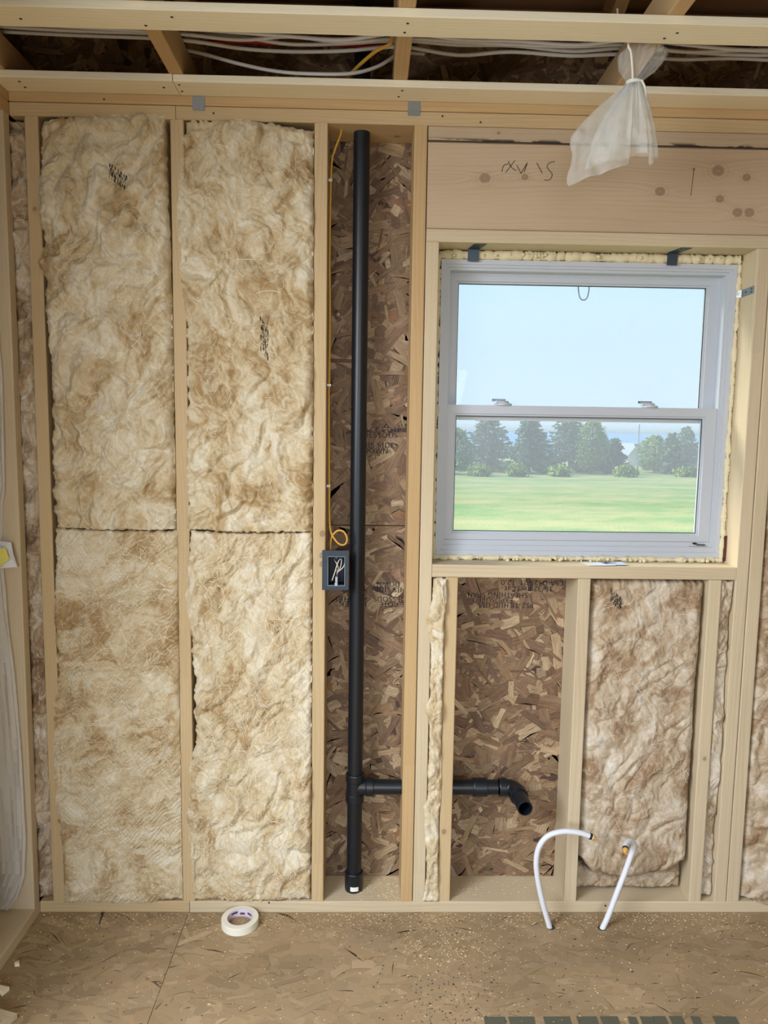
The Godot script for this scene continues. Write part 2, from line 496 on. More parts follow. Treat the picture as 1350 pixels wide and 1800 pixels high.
func floor_and_room() -> void:
	# ---- subfloor sheets
	var fl := setting("floor", "worn wood strand subfloor with sawdust in front of the stud wall", "floor")
	var pal := []
	for c in [[150, 130, 105], [148, 128, 103], [153, 133, 108], [146, 126, 101], [157, 138, 114], [149, 128, 102], [151, 131, 106], [150, 131, 106]]: pal.append(lin(c[0] * 1.04, c[1] * 1.035, c[2] * 1.0))
	for s in [[-0.3, 0.405], [0.4065, 2.84], [2.8415, 4.0]]:
		var b := MB.new()
		b.box(Vector3(s[0], -0.018, -0.15), Vector3(s[1], 0.0, 5.2))
		var p := obj("subfloor_sheet", b, mat(156, 135, 106, 0.85), fl)
		if s[0] < 2.5:
			var w := minf(s[1], 2.5)
			var so := obj("strand_surface", strands([Rect2(s[0], -1.25, w - s[0], 1.25)], Vector3.ZERO, Vector3.RIGHT, Vector3.FORWARD, Vector3.UP, 2.2, pal, 0.0006, 0.02, 0.11, 0.5, 0.015, 0.035), M.floor_strand, p)
			so.set_meta("kind", "stuff")
	var joists := MB.new()
	joists.box(Vector3(-0.3, -0.30, -0.15), Vector3(4.0, -0.02, 5.2))
	obj("floor_deck", joists, M.osb_plain, fl)
	# printed block letters on the subfloor, only their tops in view
	var pr := MB.new()
	for q in [[850, 887, 0], [893, 938, 0], [954, 1001, 0], [1012, 1048, 0], [1054, 1085, 0], [1096, 1117, 0.5], [1120, 1146, 0.3], [1146, 1169, 0], [1175, 1198, 0], [1208, 1229, 0.4], [1247, 1293, 0.4]]:
		var x0: float = 1.2781 + (q[0] - 850.0) * 0.001509
		var x1: float = 1.2781 + (q[1] - 850.0) * 0.001509
		pr.quad(Vector3(x0, 0.0015, 0.51), Vector3(x1 - 0.004, 0.0015, 0.51), Vector3(x1, 0.0015, 0.428 + 0.006 * q[2]), Vector3(x0 + q[2] * 0.02, 0.0015, 0.428))
	obj("printed_letters", pr, mat(86, 86, 72, 0.9), fl)
	# ---- the rest of the shell, mostly behind the camera: it closes the room and lets daylight in
	var wl := setting("wall_left", "side wall framing with bare stud and bottom plate beside the corner", "wall")
	stud(wl, "stud", -0.20, -0.060, 0.038, 2.391, 0.0, 0.038, M.pale)
	for z in [0.41, 0.816, 3.0, 3.4, 3.8, 4.2, 4.6, 5.0]: stud(wl, "stud", -0.20, -0.060, 0.038, 2.391, z, z + 0.038, M.pale)
	joist(wl, "bottom_plate", -0.20, -0.060, 0.0, 0.038, 0.0, 5.2, M.pale)
	joist(wl, "top_plate", -0.20, -0.060, 2.391, 2.4285, 0.0, 5.2, M.wood2)
	joist(wl, "top_plate", -0.20, -0.060, 2.4295, 2.470, 0.0, 5.2, M.wood2)
	var b := MB.new()
	b.box(Vector3(-0.212, 0.0, -0.152), Vector3(-0.2005, 5.4, 1.05))
	b.box(Vector3(-0.212, 0.0, 2.95), Vector3(-0.2005, 5.4, 5.2))
	b.box(Vector3(-0.212, 0.0, 1.05), Vector3(-0.2005, 0.28, 2.95))
	b.box(Vector3(-0.212, 2.22, 1.05), Vector3(-0.2005, 5.4, 2.95))
	obj("sheathing", b, M.osb_plain, wl)
	var wr := setting("wall_right", "plain sheathed wall at the far side of the room", "wall")
	b = MB.new()
	b.box(Vector3(4.0, 0.0, -0.152), Vector3(4.15, 5.4, 5.2))
	obj("sheathing", b, M.osb_plain, wr)
	var wf := setting("wall_front", "sheathed wall behind the viewer with a patio opening", "wall")
	b = MB.new()
	b.box(Vector3(-0.212, 0.0, 5.2), Vector3(-0.1, 5.4, 5.35))
	b.box(Vector3(2.1, 0.0, 5.2), Vector3(4.15, 5.4, 5.35))
	b.box(Vector3(-0.1, 2.15, 5.2), Vector3(2.1, 5.4, 5.35))
	b.box(Vector3(-0.1, 0.0, 5.2), Vector3(2.1, 0.15, 5.35))
	obj("sheathing", b, M.osb_plain, wf)

var wall: Node3D
func framing() -> void:
	wall = setting("wall_back", "open stud wall of pale softwood with strand board sheathing", "wall")
	for k in 3:
		stud(wall, "stud", 0.4064 * k - 0.019, 0.4064 * k + 0.019, 0.038, 2.391, -0.14, 0.0, M.wood)
	stud(wall, "king_stud", 1.0775, 1.1150, 0.038, 2.391, -0.14, 0.0, M.wood2)
	stud(wall, "trimmer_stud", 1.1170, 1.1550, 0.038, 2.072, -0.14, -0.001, M.pale)
	stud(wall, "cripple_stud", 1.1970, 1.2350, 0.038, 1.088, -0.14, -0.001)
	stud(wall, "cripple_stud", 1.6022, 1.6410, 0.038, 1.088, -0.14, 0.0, M.pale)
	stud(wall, "cripple_stud", 2.0060, 2.0450, 0.038, 1.088, -0.14, -0.001, M.pale)
	stud(wall, "trimmer_stud", 2.0870, 2.1260, 0.038, 2.072, -0.14, 0.0, M.pale)
	stud(wall, "king_stud", 2.1280, 2.1680, 0.038, 2.391, -0.14, 0.0, M.pale)
	for x in [2.4384, 2.8448, 3.2512, 3.6576]: stud(wall, "stud", x - 0.019, x + 0.019, 0.038, 2.391)
	rail(wall, "bottom_plate", -0.0590, 0.4080, 0.0, 0.038)
	rail(wall, "bottom_plate", 0.4100, 4.0, 0.0, 0.038, -0.14, 0.001, M.pale)
	rail(wall, "top_plate", -0.0590, 0.4030, 2.3912, 2.4285)
	rail(wall, "top_plate", 0.4045, 4.0, 2.3912, 2.4285)
	rail(wall, "top_plate", -0.0590, 4.0, 2.4295, 2.470, -0.14, 0.0005, M.wood2)
	rail(wall, "rough_sill", 1.1552, 2.0868, 1.0885, 1.1280, -0.14, 0.001, M.pale)
	rail(wall, "header_plate", 1.1170, 2.1270, 2.0725, 2.1090, -0.14, 0.0, M.pale)
	# the wide header beam and the board above it have prints of their own
	var b := MB.new()
	header_box(b, Vector3(1.117, 2.110, -0.038), Vector3(2.127, 2.3478, 0.0), 0.003)
	var hd := obj("header_beam", b, M.header, wall)
	b = MB.new()
	b.box(Vector3(1.117, 2.110, -0.14), Vector3(2.127, 2.3478, -0.1))
	obj("header_beam", b, M.wood2, wall)
	b = MB.new()
	header_box(b, Vector3(1.117, 2.3500, -0.14), Vector3(2.127, 2.3906, 0.0), 0.0025)
	obj("filler_plate", b, M.filler, wall)
	# the upside-down pencil word on the header
	var pc := MB.new()
	var P := func(x, y): return Vector3(x, y, 0.0008)
	for s in [[[1.481, 2.301], [1.466, 2.297], [1.459, 2.287], [1.465, 2.277], [1.474, 2.267], [1.472, 2.255], [1.463, 2.249], [1.453, 2.250]], [[1.446, 2.268], [1.438, 2.281], [1.429, 2.296]], [[1.427, 2.266 + 0.004], [1.415, 2.285]], [[1.402, 2.296], [1.385, 2.266]], [[1.402, 2.296], [1.394, 2.270]], [[1.385, 2.266], [1.372, 2.288]], [[1.366, 2.301], [1.353, 2.284], [1.341, 2.268]], [[1.347, 2.299], [1.356, 2.283], [1.371, 2.273]], [[1.347, 2.292], [1.334, 2.286], [1.330, 2.270]]]:
		if s[0][0] == 1.427: continue
		var pts := []
		for p in s: pts.append(P.call(p[0], p[1]))
		pc.tube(smooth(pts, 5) if pts.size() > 2 else pts, 0.0009, 5)
	obj("pencil_word", pc, mat(58, 46, 40, 0.9), hd)
	pc = MB.new()
	pc.tube([P.call(1.884, 2.292), P.call(1.879, 2.215)], 0.0006, 5)
	obj("pencil_line", pc, mat(70, 58, 50, 0.9), hd)
	# nail heads driven into the plates and boards
	for q in [[1.156, 2.417, 0], [1.265, 2.403, 0], [0.51, 2.41, 0], [0.205, 2.44, 0], [1.735, 0.024, 0.001], [1.53, 0.018, 0.001], [0.66, 0.034, 0.001], [1.66, 2.395 + 0.03, 0]]:
		var nb := MB.new()
		nb.lathe(Vector3(q[0], q[1], q[2]), Vector3(0, 0, 1), [[0.003, 0.0], [0.003, 0.0006], [0.0, 0.0008]], 10)
		obj("nail_head", nb, M.pvc_dark, wall)

func header_box(b: MB, lo: Vector3, hi: Vector3, ch: float) -> void:
	# a box whose room face carries the texture 0..1 once, v = 0 at the bottom
	var w := hi.x - lo.x
	var h := hi.y - lo.y
	var e := ch / h
	b.quad(Vector3(lo.x, lo.y + ch, hi.z), Vector3(hi.x, lo.y + ch, hi.z), Vector3(hi.x, hi.y - ch, hi.z), Vector3(lo.x, hi.y - ch, hi.z), Vector2(0, e), Vector2(1, e), Vector2(1, 1 - e), Vector2(0, 1 - e))
	b.quad(Vector3(lo.x, lo.y, hi.z - ch), Vector3(hi.x, lo.y, hi.z - ch), Vector3(hi.x, lo.y + ch, hi.z), Vector3(lo.x, lo.y + ch, hi.z), Vector2(0, 0), Vector2(1, 0), Vector2(1, e), Vector2(0, e))
	b.quad(Vector3(lo.x, hi.y - ch, hi.z), Vector3(hi.x, hi.y - ch, hi.z), Vector3(hi.x, hi.y, hi.z - ch), Vector3(lo.x, hi.y, hi.z - ch), Vector2(0, 1 - e), Vector2(1, 1 - e), Vector2(1, 0.98), Vector2(0, 0.98))
	b.quad(Vector3(lo.x, lo.y, lo.z), Vector3(hi.x, lo.y, lo.z), Vector3(hi.x, lo.y, hi.z - ch), Vector3(lo.x, lo.y, hi.z - ch), Vector2(0, 0.6), Vector2(1, 0.6), Vector2(1, 0.3), Vector2(0, 0.3))
	b.quad(Vector3(lo.x, hi.y, hi.z - ch), Vector3(hi.x, hi.y, hi.z - ch), Vector3(hi.x, hi.y, lo.z), Vector3(lo.x, hi.y, lo.z), Vector2(0, 0.5), Vector2(1, 0.5), Vector2(1, 0.8), Vector2(0, 0.8))
	b.quad(Vector3(hi.x, lo.y, lo.z), Vector3(lo.x, lo.y, lo.z), Vector3(lo.x, hi.y, lo.z), Vector3(hi.x, hi.y, lo.z), Vector2(0, 0.2), Vector2(1, 0.2), Vector2(1, 0.9), Vector2(0, 0.9))
	for x in [lo.x, hi.x]:
		var a := Vector3(x, lo.y, lo.z)
		if x == hi.x:
			b.quad(Vector3(x, lo.y, hi.z - ch), Vector3(x, lo.y, lo.z), Vector3(x, hi.y, lo.z), Vector3(x, hi.y, hi.z - ch), Vector2(0, .2), Vector2(.1, .2), Vector2(.1, .8), Vector2(0, .8))
		else:
			b.quad(a, Vector3(x, lo.y, hi.z - ch), Vector3(x, hi.y, hi.z - ch), Vector3(x, hi.y, lo.z), Vector2(0, .2), Vector2(.1, .2), Vector2(.1, .8), Vector2(0, .8))

func letters(parent: Node, called: String, text: String, size: float, p: Vector3, turned: bool, width := 1.0, right := false, m: Material = null) -> void:
	var t := TextMesh.new()
	var f := SystemFont.new()
	f.font_names = PackedStringArray(["Droid Sans"])
	var fv := FontVariation.new()
	fv.base_font = f
	t.font = fv
	t.font_size = 32
	t.pixel_size = size / 22.0
	t.depth = 0.0006
	t.text = text
	t.horizontal_alignment = HORIZONTAL_ALIGNMENT_RIGHT if right else HORIZONTAL_ALIGNMENT_LEFT
	var o := MeshInstance3D.new()
	o.name = called
	o.mesh = t
	o.material_override = m if m else M.print_ink
	parent.add_child(o, true)
	o.position = p
	o.rotation.z = PI if turned else 0.0
	o.scale = Vector3(width, 1, 1)

func sheathing() -> void:
	var pal := []
	for c in [[176, 148, 116], [154, 124, 95], [142, 112, 85], [190, 163, 129], [132, 103, 79], [150, 122, 94], [162, 134, 104], [126, 99, 78], [196, 172, 139], [147, 116, 90], [140, 111, 86], [158, 128, 99], [146, 118, 91], [182, 154, 120]]: pal.append(lin(c[0], c[1], c[2]))
	for i in 2: pal.append_array(pal.duplicate())
	pal.append(lin(88, 66, 54)); pal.append(lin(208, 184, 148))
	var z := -0.1402
	var zb := -0.152
	# lower sheet, upper sheet (window cut out of both), and the strip up to the roof
	var b := MB.new()
	b.box(Vector3(-0.2, -0.25, zb), Vector3(4.0, 1.128, z))
	b.box(Vector3(-0.2, 1.128, zb), Vector3(1.155, 1.2248, z))
	b.box(Vector3(2.087, 1.128, zb), Vector3(4.0, 1.2248, z))
	var lower := obj("sheathing_panel", b, M.osb, wall)
	b = MB.new()
	b.box(Vector3(-0.2, 1.2278, zb), Vector3(1.155, 2.072, z))
	b.box(Vector3(2.087, 1.2278, zb), Vector3(4.0, 2.072, z))
	b.box(Vector3(-0.2, 2.072, zb), Vector3(4.0, 2.445, z))
	var hw := MB.new()
	for r in [Rect2(-0.2, 1.19, 1.36, 0.07), Rect2(2.085, 1.19, 1.9, 0.07), Rect2(-0.2, 2.42, 4.2, 0.05)]:
		hw.box(Vector3(r.position.x, r.position.y, -0.156), Vector3(r.end.x, r.end.y, -0.1525))
	obj("seam_tape", hw, M.pvc_dark, wall)
	var upper := obj("sheathing_panel", b, M.osb, wall)
	b = MB.new()
	b.box(Vector3(-0.2, 2.448, zb), Vector3(4.0, 2.78, z))
	var heel := obj("sheathing_panel", b, M.osb, wall)
	var o := Vector3(0, 0, z)
	var s1 := obj("strand_surface", strands([Rect2(0.828, 0.03, 0.255, 1.193), Rect2(1.23, 0.03, 0.376, 1.065)], o, Vector3.RIGHT, Vector3.UP, Vector3.BACK, 4.2, pal), M.strand, lower)
	var s2 := obj("strand_surface", strands([Rect2(0.828, 1.229, 0.255, 1.17)], o, Vector3.RIGHT, Vector3.UP, Vector3.BACK, 4.2, pal), M.strand, upper)
	var s3 := obj("strand_surface", strands([Rect2(-0.2, 2.45, 2.7, 0.32)], o, Vector3.RIGHT, Vector3.UP, Vector3.BACK, 3.0, pal), M.strand, heel)
	for s in [s1, s2, s3]: s.set_meta("kind", "stuff")
	# mill printing on the sheets: upright above, upside down below
	var zp := z + 0.0021
	for t in [["CE COTE", 1.0615, 1.530, true], ["DESSOUS", 1.051, 1.513, true], ["THIS SIDE", 1.040, 1.481, true], ["DOWN", 1.021, 1.464, true]]:
		letters(upper, "printed_text", t[0], 0.0145, Vector3(t[1], t[2], zp), false, 1.25, true)
	for t in [["DOWN", 1.0655, 1.0366], ["THIS SIDE", 1.0950, 1.0190], ["DESSOUS", 1.0850, 0.9880], ["CE COTE", 1.0950, 0.9705]]:
		letters(lower, "printed_text", t[0], 0.0145, Vector3(t[1], t[2], zp), true, 1.2)
	for t in [["430 HEI", 0.960, 0.9870], ["HENEK", 0.960, 0.9700], ["15 216", 0.960, 1.021], ["3/32", 0.950, 1.006]]:
		letters(lower, "printed_text", t[0], 0.0155, Vector3(t[1], t[2], zp), true, 1.3)
	for t in [["CSA-O325-21  12.0", 1.594, 1.0462], ["15/32 Perf Cat -", 1.560, 1.0265], ["SHEATHING SPAN", 1.480, 1.0048], ["EXPOSURE 1", 1.432, 0.9880], ["PS2-18 HUD-UM-", 1.500, 0.9710]]:
		letters(lower, "printed_text", t[0], 0.0150, Vector3(t[1], t[2], zp), true, 1.12)

func ceiling() -> void:
	var ce := setting("ceiling", "open ceiling of joists and furring strips under a dark attic", "ceiling")
	joist(ce, "joist", -0.066, -0.028, 2.474, 2.5630, -0.138, 5.2, M.wood2)
	for x in [0.428, 1.033, 1.642, 2.252, 2.862, 3.472]:
		joist(ce, "joist", x - 0.0192, x + 0.0192, 2.474, 2.5630, -0.138, 5.2, M.wood2)
	# furring strips nailed under the joists; the one by the wall is two lengths
	var q := rail(ce, "furring_strip", -0.150, 0.4180, 2.4545, 2.4735, 0.002, 0.090, M.strap, 0.0015)
	rail(ce, "furring_strip", 0.4200, 4.0, 2.4540, 2.4732, 0.002, 0.089, M.strap, 0.0015)
	for z in [0.350, 0.756, 1.162, 1.568, 1.974, 2.38, 2.786, 3.194, 3.6, 4.0, 4.4, 4.8]: rail(ce, "furring_strip", -0.150, 4.0, 2.4540, 2.4735, z, z + 0.087, M.strap, 0.0015)
	for p in [[0.0, 0.03], [0.0, 0.065], [0.43, 0.03], [0.432, 0.07], [0.385, 0.05], [1.03, 0.03], [1.038, 0.068], [1.64, 0.04], [1.645, 0.07], [0.15, 0.385], [0.43, 0.37], [0.50, 0.41], [1.03, 0.37], [1.035, 0.41], [1.64, 0.375], [1.66, 0.40]]:
		var nb := MB.new()
		nb.lathe(Vector3(p[0], 2.4539, p[1]), Vector3(0, -1, 0), [[0.0035, -0.001], [0.0035, 0.0006], [0.0, 0.0009]], 10)
		obj("nail_head", nb, M.pvc_dark, ce)
	for z in [0.86, 2.08, 3.30, 4.52]:
		var cp := MB.new()
		cp.box(Vector3(-0.15, 2.440, z), Vector3(3.99, 2.4535, minf(z + 1.215, 5.19)))
		obj("ceiling_panel", cp, mat(214, 210, 202, 0.9), ce)
	# truss webs rising into the attic
	for x in [0.428, 1.033, 1.642]:
		var w := MB.new()
		var a := Vector3(x, 2.55, 1.2)
		var d := Vector3(0, 0.55, -0.83).normalized()
		w.board(a + d * 0.55, Vector3(1, 0, 0), d.cross(Vector3(1, 0, 0)), Vector3(0.0192, 0.044, 0.55), 0.003, off())
		obj("truss_web", w, M.wood2, ce)
		w = MB.new()
		d = Vector3(0, 0.385, 0.923).normalized()
		w.board(Vector3(x, 2.72, -0.05) + d * 1.4, Vector3(1, 0, 0), d.cross(Vector3(1, 0, 0)), Vector3(0.0190, 0.044, 1.55), 0.003, off())
		obj("truss_chord", w, M.wood2, ce)
	# roof deck: two slopes that close the attic
	var r := MB.new()
	var y0 := 2.64
	var z0 := -0.55
	var ym := 4.05
	r.quad(Vector3(-0.6, y0, z0), Vector3(4.4, y0, z0), Vector3(4.4, ym, 2.6), Vector3(-0.6, ym, 2.6))
	r.quad(Vector3(-0.6, ym + .02, 2.6), Vector3(4.4, ym + .02, 2.6), Vector3(4.4, y0 + .02, z0), Vector3(-0.6, y0 + .02, z0))
	r.quad(Vector3(-0.6, ym, 2.6), Vector3(4.4, ym, 2.6), Vector3(4.4, 2.7, 5.6), Vector3(-0.6, 2.7, 5.6))
	r.quad(Vector3(-0.6, 2.72, 5.6), Vector3(4.4, 2.72, 5.6), Vector3(4.4, ym + .02, 2.6), Vector3(-0.6, ym + .02, 2.6))
	r.box(Vector3(-0.6, 2.60, -0.57), Vector3(4.4, 2.68, -0.55))
	r.box(Vector3(-0.6, 2.60, -0.56), Vector3(4.4, 2.61, -0.14))
	obj("roof_deck", r, M.osb, ce)

func window() -> void:
	var w := setting("window_1", "white vinyl single hung window looking out on a lawn", "window")
	var b := MB.new()
	b.ring(Rect2(1.171, 1.141, 0.902, 0.903), Rect2(1.185, 1.158, 0.874, 0.872), -0.172, -0.088)
	b.ring(Rect2(1.185, 1.158, 0.874, 0.872), Rect2(1.1925, 1.174, 0.859, 0.848), -0.172, -0.0925)
	b.ring(Rect2(1.1925, 1.174, 0.859, 0.848), Rect2(1.200, 1.190, 0.844, 0.824), -0.172, -0.098)
	b.ring(Rect2(1.200, 1.190, 0.844, 0.824), Rect2(1.209, 1.200, 0.826, 0.806), -0.172, -0.1345)
	obj("frame", b, M.pvc, w)
	b = MB.new()
	b.ring(Rect2(1.12, 1.09, 1.0, 1.01), Rect2(1.175, 1.145, 0.894, 0.895), -0.158, -0.153)
	obj("nailing_flange", b, M.pvc, w)
	b = MB.new()
	sash(b, Rect2(1.2005, 1.1905, 0.843, 0.4205), Rect2(1.228, 1.2165, 0.775, 0.362), -0.132, -0.102)
	var ls := obj("lower_sash", b, M.pvc, w)
	b = MB.new()
	sash(b, Rect2(1.2005, 1.565, 0.843, 0.4485), Rect2(1.230, 1.602, 0.775, 0.382), -0.168, -0.136)
	var us := obj("upper_sash", b, M.pvc, w)
	b = MB.new()
	b.box(Vector3(1.222, 1.210, -0.118), Vector3(2.009, 1.584, -0.1165))
	obj("pane", b, M.glass, ls)
	b = MB.new()
	b.box(Vector3(1.224, 1.596, -0.153), Vector3(2.011, 1.990, -0.1515))
	obj("pane", b, M.glass, us)
	for g in [[ls, Rect2(1.228, 1.2165, 0.775, 0.362), -0.1115], [us, Rect2(1.230, 1.602, 0.775, 0.382), -0.1465]]:
		b = MB.new()
		var r: Rect2 = g[1]
		b.ring(r.grow(0.001), r.grow(-0.0022), g[2] - 0.002, g[2])
		obj("glazing_gasket", b, M.pvc_dark, g[0])
	# two cam locks on the meeting rail
	for x in [1.374, 1.832]:
		b = MB.new()
		b.lathe(Vector3(x, 1.6112, -0.117), Vector3.UP, [[0.0, 0.0], [0.029, 0.0], [0.029, 0.005], [0.020, 0.008], [0.018, 0.0135], [0.0, 0.0145]], 24)
		var lk := obj("sash_lock", b, M.pvc, w)
		b = MB.new()
		b.board(Vector3(x - 0.013, 1.6282, -0.111), Vector3(0, 1, 0), Vector3(0, 0, 1), Vector3(0.0028, 0.006, 0.0200), 0.001)
		b.box(Vector3(x - 0.033, 1.6230, -0.117), Vector3(x - 0.024, 1.6300, -0.105))
		obj("lock_lever", b, mat(150, 156, 168, 0.4), lk)
	# maker's mark on the bottom rail: a wing over a line of tiny letters
	b = MB.new()
	var f := [Vector2(-.010, .004), Vector2(-.004, .0075), Vector2(.004, .007), Vector2(.009, .0035), Vector2(.003, .0045), Vector2(.001, -.001), Vector2(-.003, .0035)]
	for i in range(1, 6):
		var p: Vector2 = f[0]
		b.tri(Vector3(1.995 + p.x, 1.183 + p.y, -0.0912), Vector3(1.995 + f[i + 1].x, 1.183 + f[i + 1].y, -0.0912), Vector3(1.995 + f[i].x, 1.183 + f[i].y, -0.0912))
	for i in 7: b.box(Vector3(1.999 + i * 0.0042, 1.1805, -0.092), Vector3(2.002 + i * 0.0042, 1.1845 + (i % 3) * 0.0004, -0.0912))
	b.box(Vector3(1.975, 1.1775, -0.092), Vector3(2.035, 1.1781, -0.0912))
	obj("makers_mark", b, M.ink, w)
	# a bent wire hanging outside behind the upper pane
	b = MB.new()
	b.tube(smooth([Vector3(1.619, 2.02, -0.2), Vector3(1.619, 1.985, -0.2), Vector3(1.625, 1.958, -0.2), Vector3(1.637, 1.950, -0.2), Vector3(1.648, 1.958, -0.2), Vector3(1.653, 1.985, -0.2), Vector3(1.652, 2.02, -0.2)], 6), 0.0022, 8)
	b.box(Vector3(1.60, 2.018, -0.21), Vector3(1.67, 2.03, -0.152))
	var wire := obj("wire_loop", b, mat(120, 140, 160, 0.5), w)

func sash(b: MB, o: Rect2, i: Rect2, z0: float, z1: float) -> void:
	var mid := i.grow(0.006)
	b.ring(o, mid, z0, z1)
	b.ring(mid, i, z0 + 0.006, z1 - 0.007)

# ---------------------------------------------------------------- insulation
# o: left, right = [[y, x], ...] outlines from the top down; top, bot = [[x, y], ...] rising in -x is not needed, so [x, y] with x falling
func ridge(x: float, y: float, s: float) -> float:
	return 1.0 - absf(nz(x, y, s)) * 2.0

func batt_z(o: Dictionary, x: float, y: float, e: float) -> float:
	var s: float = o.seed
	var rr: float = o.round
	var q := clampf(e / rr, 0.0, 1.0)
	var z: float = o.z - rr * o.drop * (1.0 - sqrt(maxf(0.0, 1.0 - (1.0 - q) * (1.0 - q))))
	var wx := x + 0.025 * nz(x * 7.0, y * 7.0, s + 1.0) + 0.004 * nz(x * 25.0, y * 25.0, s + 11.0)
	var wy := y + 0.035 * nz(x * 6.0, y * 6.0, s + 2.0) + 0.005 * nz(x * 23.0, y * 23.0, s + 12.0)
	var a := 1.0 - pow(absf(nz(wx * 8.0, wy * 5.5, s)) * 1.6, 0.8)            # pillowy tufts with creases between
	var a2 := absf(nz(wx * 10.0 - wy * 5.0, wy * 7.5, s + 10.0))
	var b := absf(nz(wx * 27.0 + wy * 9.0, wy * 20.0, s + 3.0))
	var c := nz(wx * 52.0, wy * 38.0, s + 4.0)
	var d := nz(wx * 110.0 + wy * 30.0, wy * 80.0, s + 5.0)
	z += o.amp * (0.35 * (a - 0.4) + 0.80 * (a2 - 0.25) + 0.20 * (b - 0.25) + 0.10 * c + 0.06 * d) * lerpf(0.5, 1.0, q)
	z += o.amp * 0.5 * nz(x * 3.0, y * 2.2, s + 6.0)
	if o.dimple > 0.0:
		var m := smoothstep(-0.3, 0.2, nz(x * 5.0, y * 5.0, s + 7.0) + 0.12)
		z += o.dimple * m * (sin((x + 0.007 * nz(x * 20.0, y * 20.0, s + 8.0)) * TAU / 0.0135) * sin((y + 0.3 * x + 0.010 * nz(x * 14.0, y * 14.0, s + 9.0)) * TAU / 0.016))
	return z

func batt_color(o: Dictionary, x: float, y: float) -> Color:
	var s: float = o.seed + 40.0
	var ca := cos(o.dir)
	var sa := sin(o.dir)
	var wx := x + 0.05 * nz(x * 5.0, y * 5.0, s + 1.0) + 0.014 * nz(x * 22.0, y * 22.0, s + 2.0) + 0.004 * nz(x * 70.0, y * 70.0, s + 8.0)
	var wy := y + 0.06 * nz(x * 5.0, y * 5.0, s + 3.0) + 0.016 * nz(x * 20.0, y * 20.0, s + 4.0) + 0.004 * nz(x * 70.0, y * 70.0, s + 9.0)
	var p := wx * ca + wy * sa        # along the lie of the fibres
	var q := -wx * sa + wy * ca
	var t: float = 0.46 + o.tone + 0.42 * nz(wx * 6.5, wy * 4.6, s) + 0.30 * nz(p * 10.0, q * 19.0, s + 5.0) + 0.27 * nz(p * 24.0, q * 52.0, s + 6.0) + 0.17 * nz(p * 60.0, q * 150.0, s + 7.0)
	var w := pow(maxf(0.0, ridge(p * 9.0, q * 30.0, s + 11.0)), 7.0) * smoothstep(-0.1, 0.5, nz(wx * 9.0, wy * 9.0, s + 12.0))
	w += 0.7 * pow(maxf(0.0, ridge(p * 16.0 + q * 9.0, q * 42.0, s + 13.0)), 8.0) * smoothstep(0.0, 0.5, nz(wx * 12.0, wy * 12.0, s + 14.0))
	t = clampf(t, 0.0, 1.0)
	var c: Color
	if t < 0.45:
		c = o.brown.lerp(o.cream, t / 0.45)
	else:
		c = o.cream.lerp(o.white, (t - 0.45) / 0.55)
	return c.lerp(o.white, clampf(w, 0.0, 1.0) * 0.7)

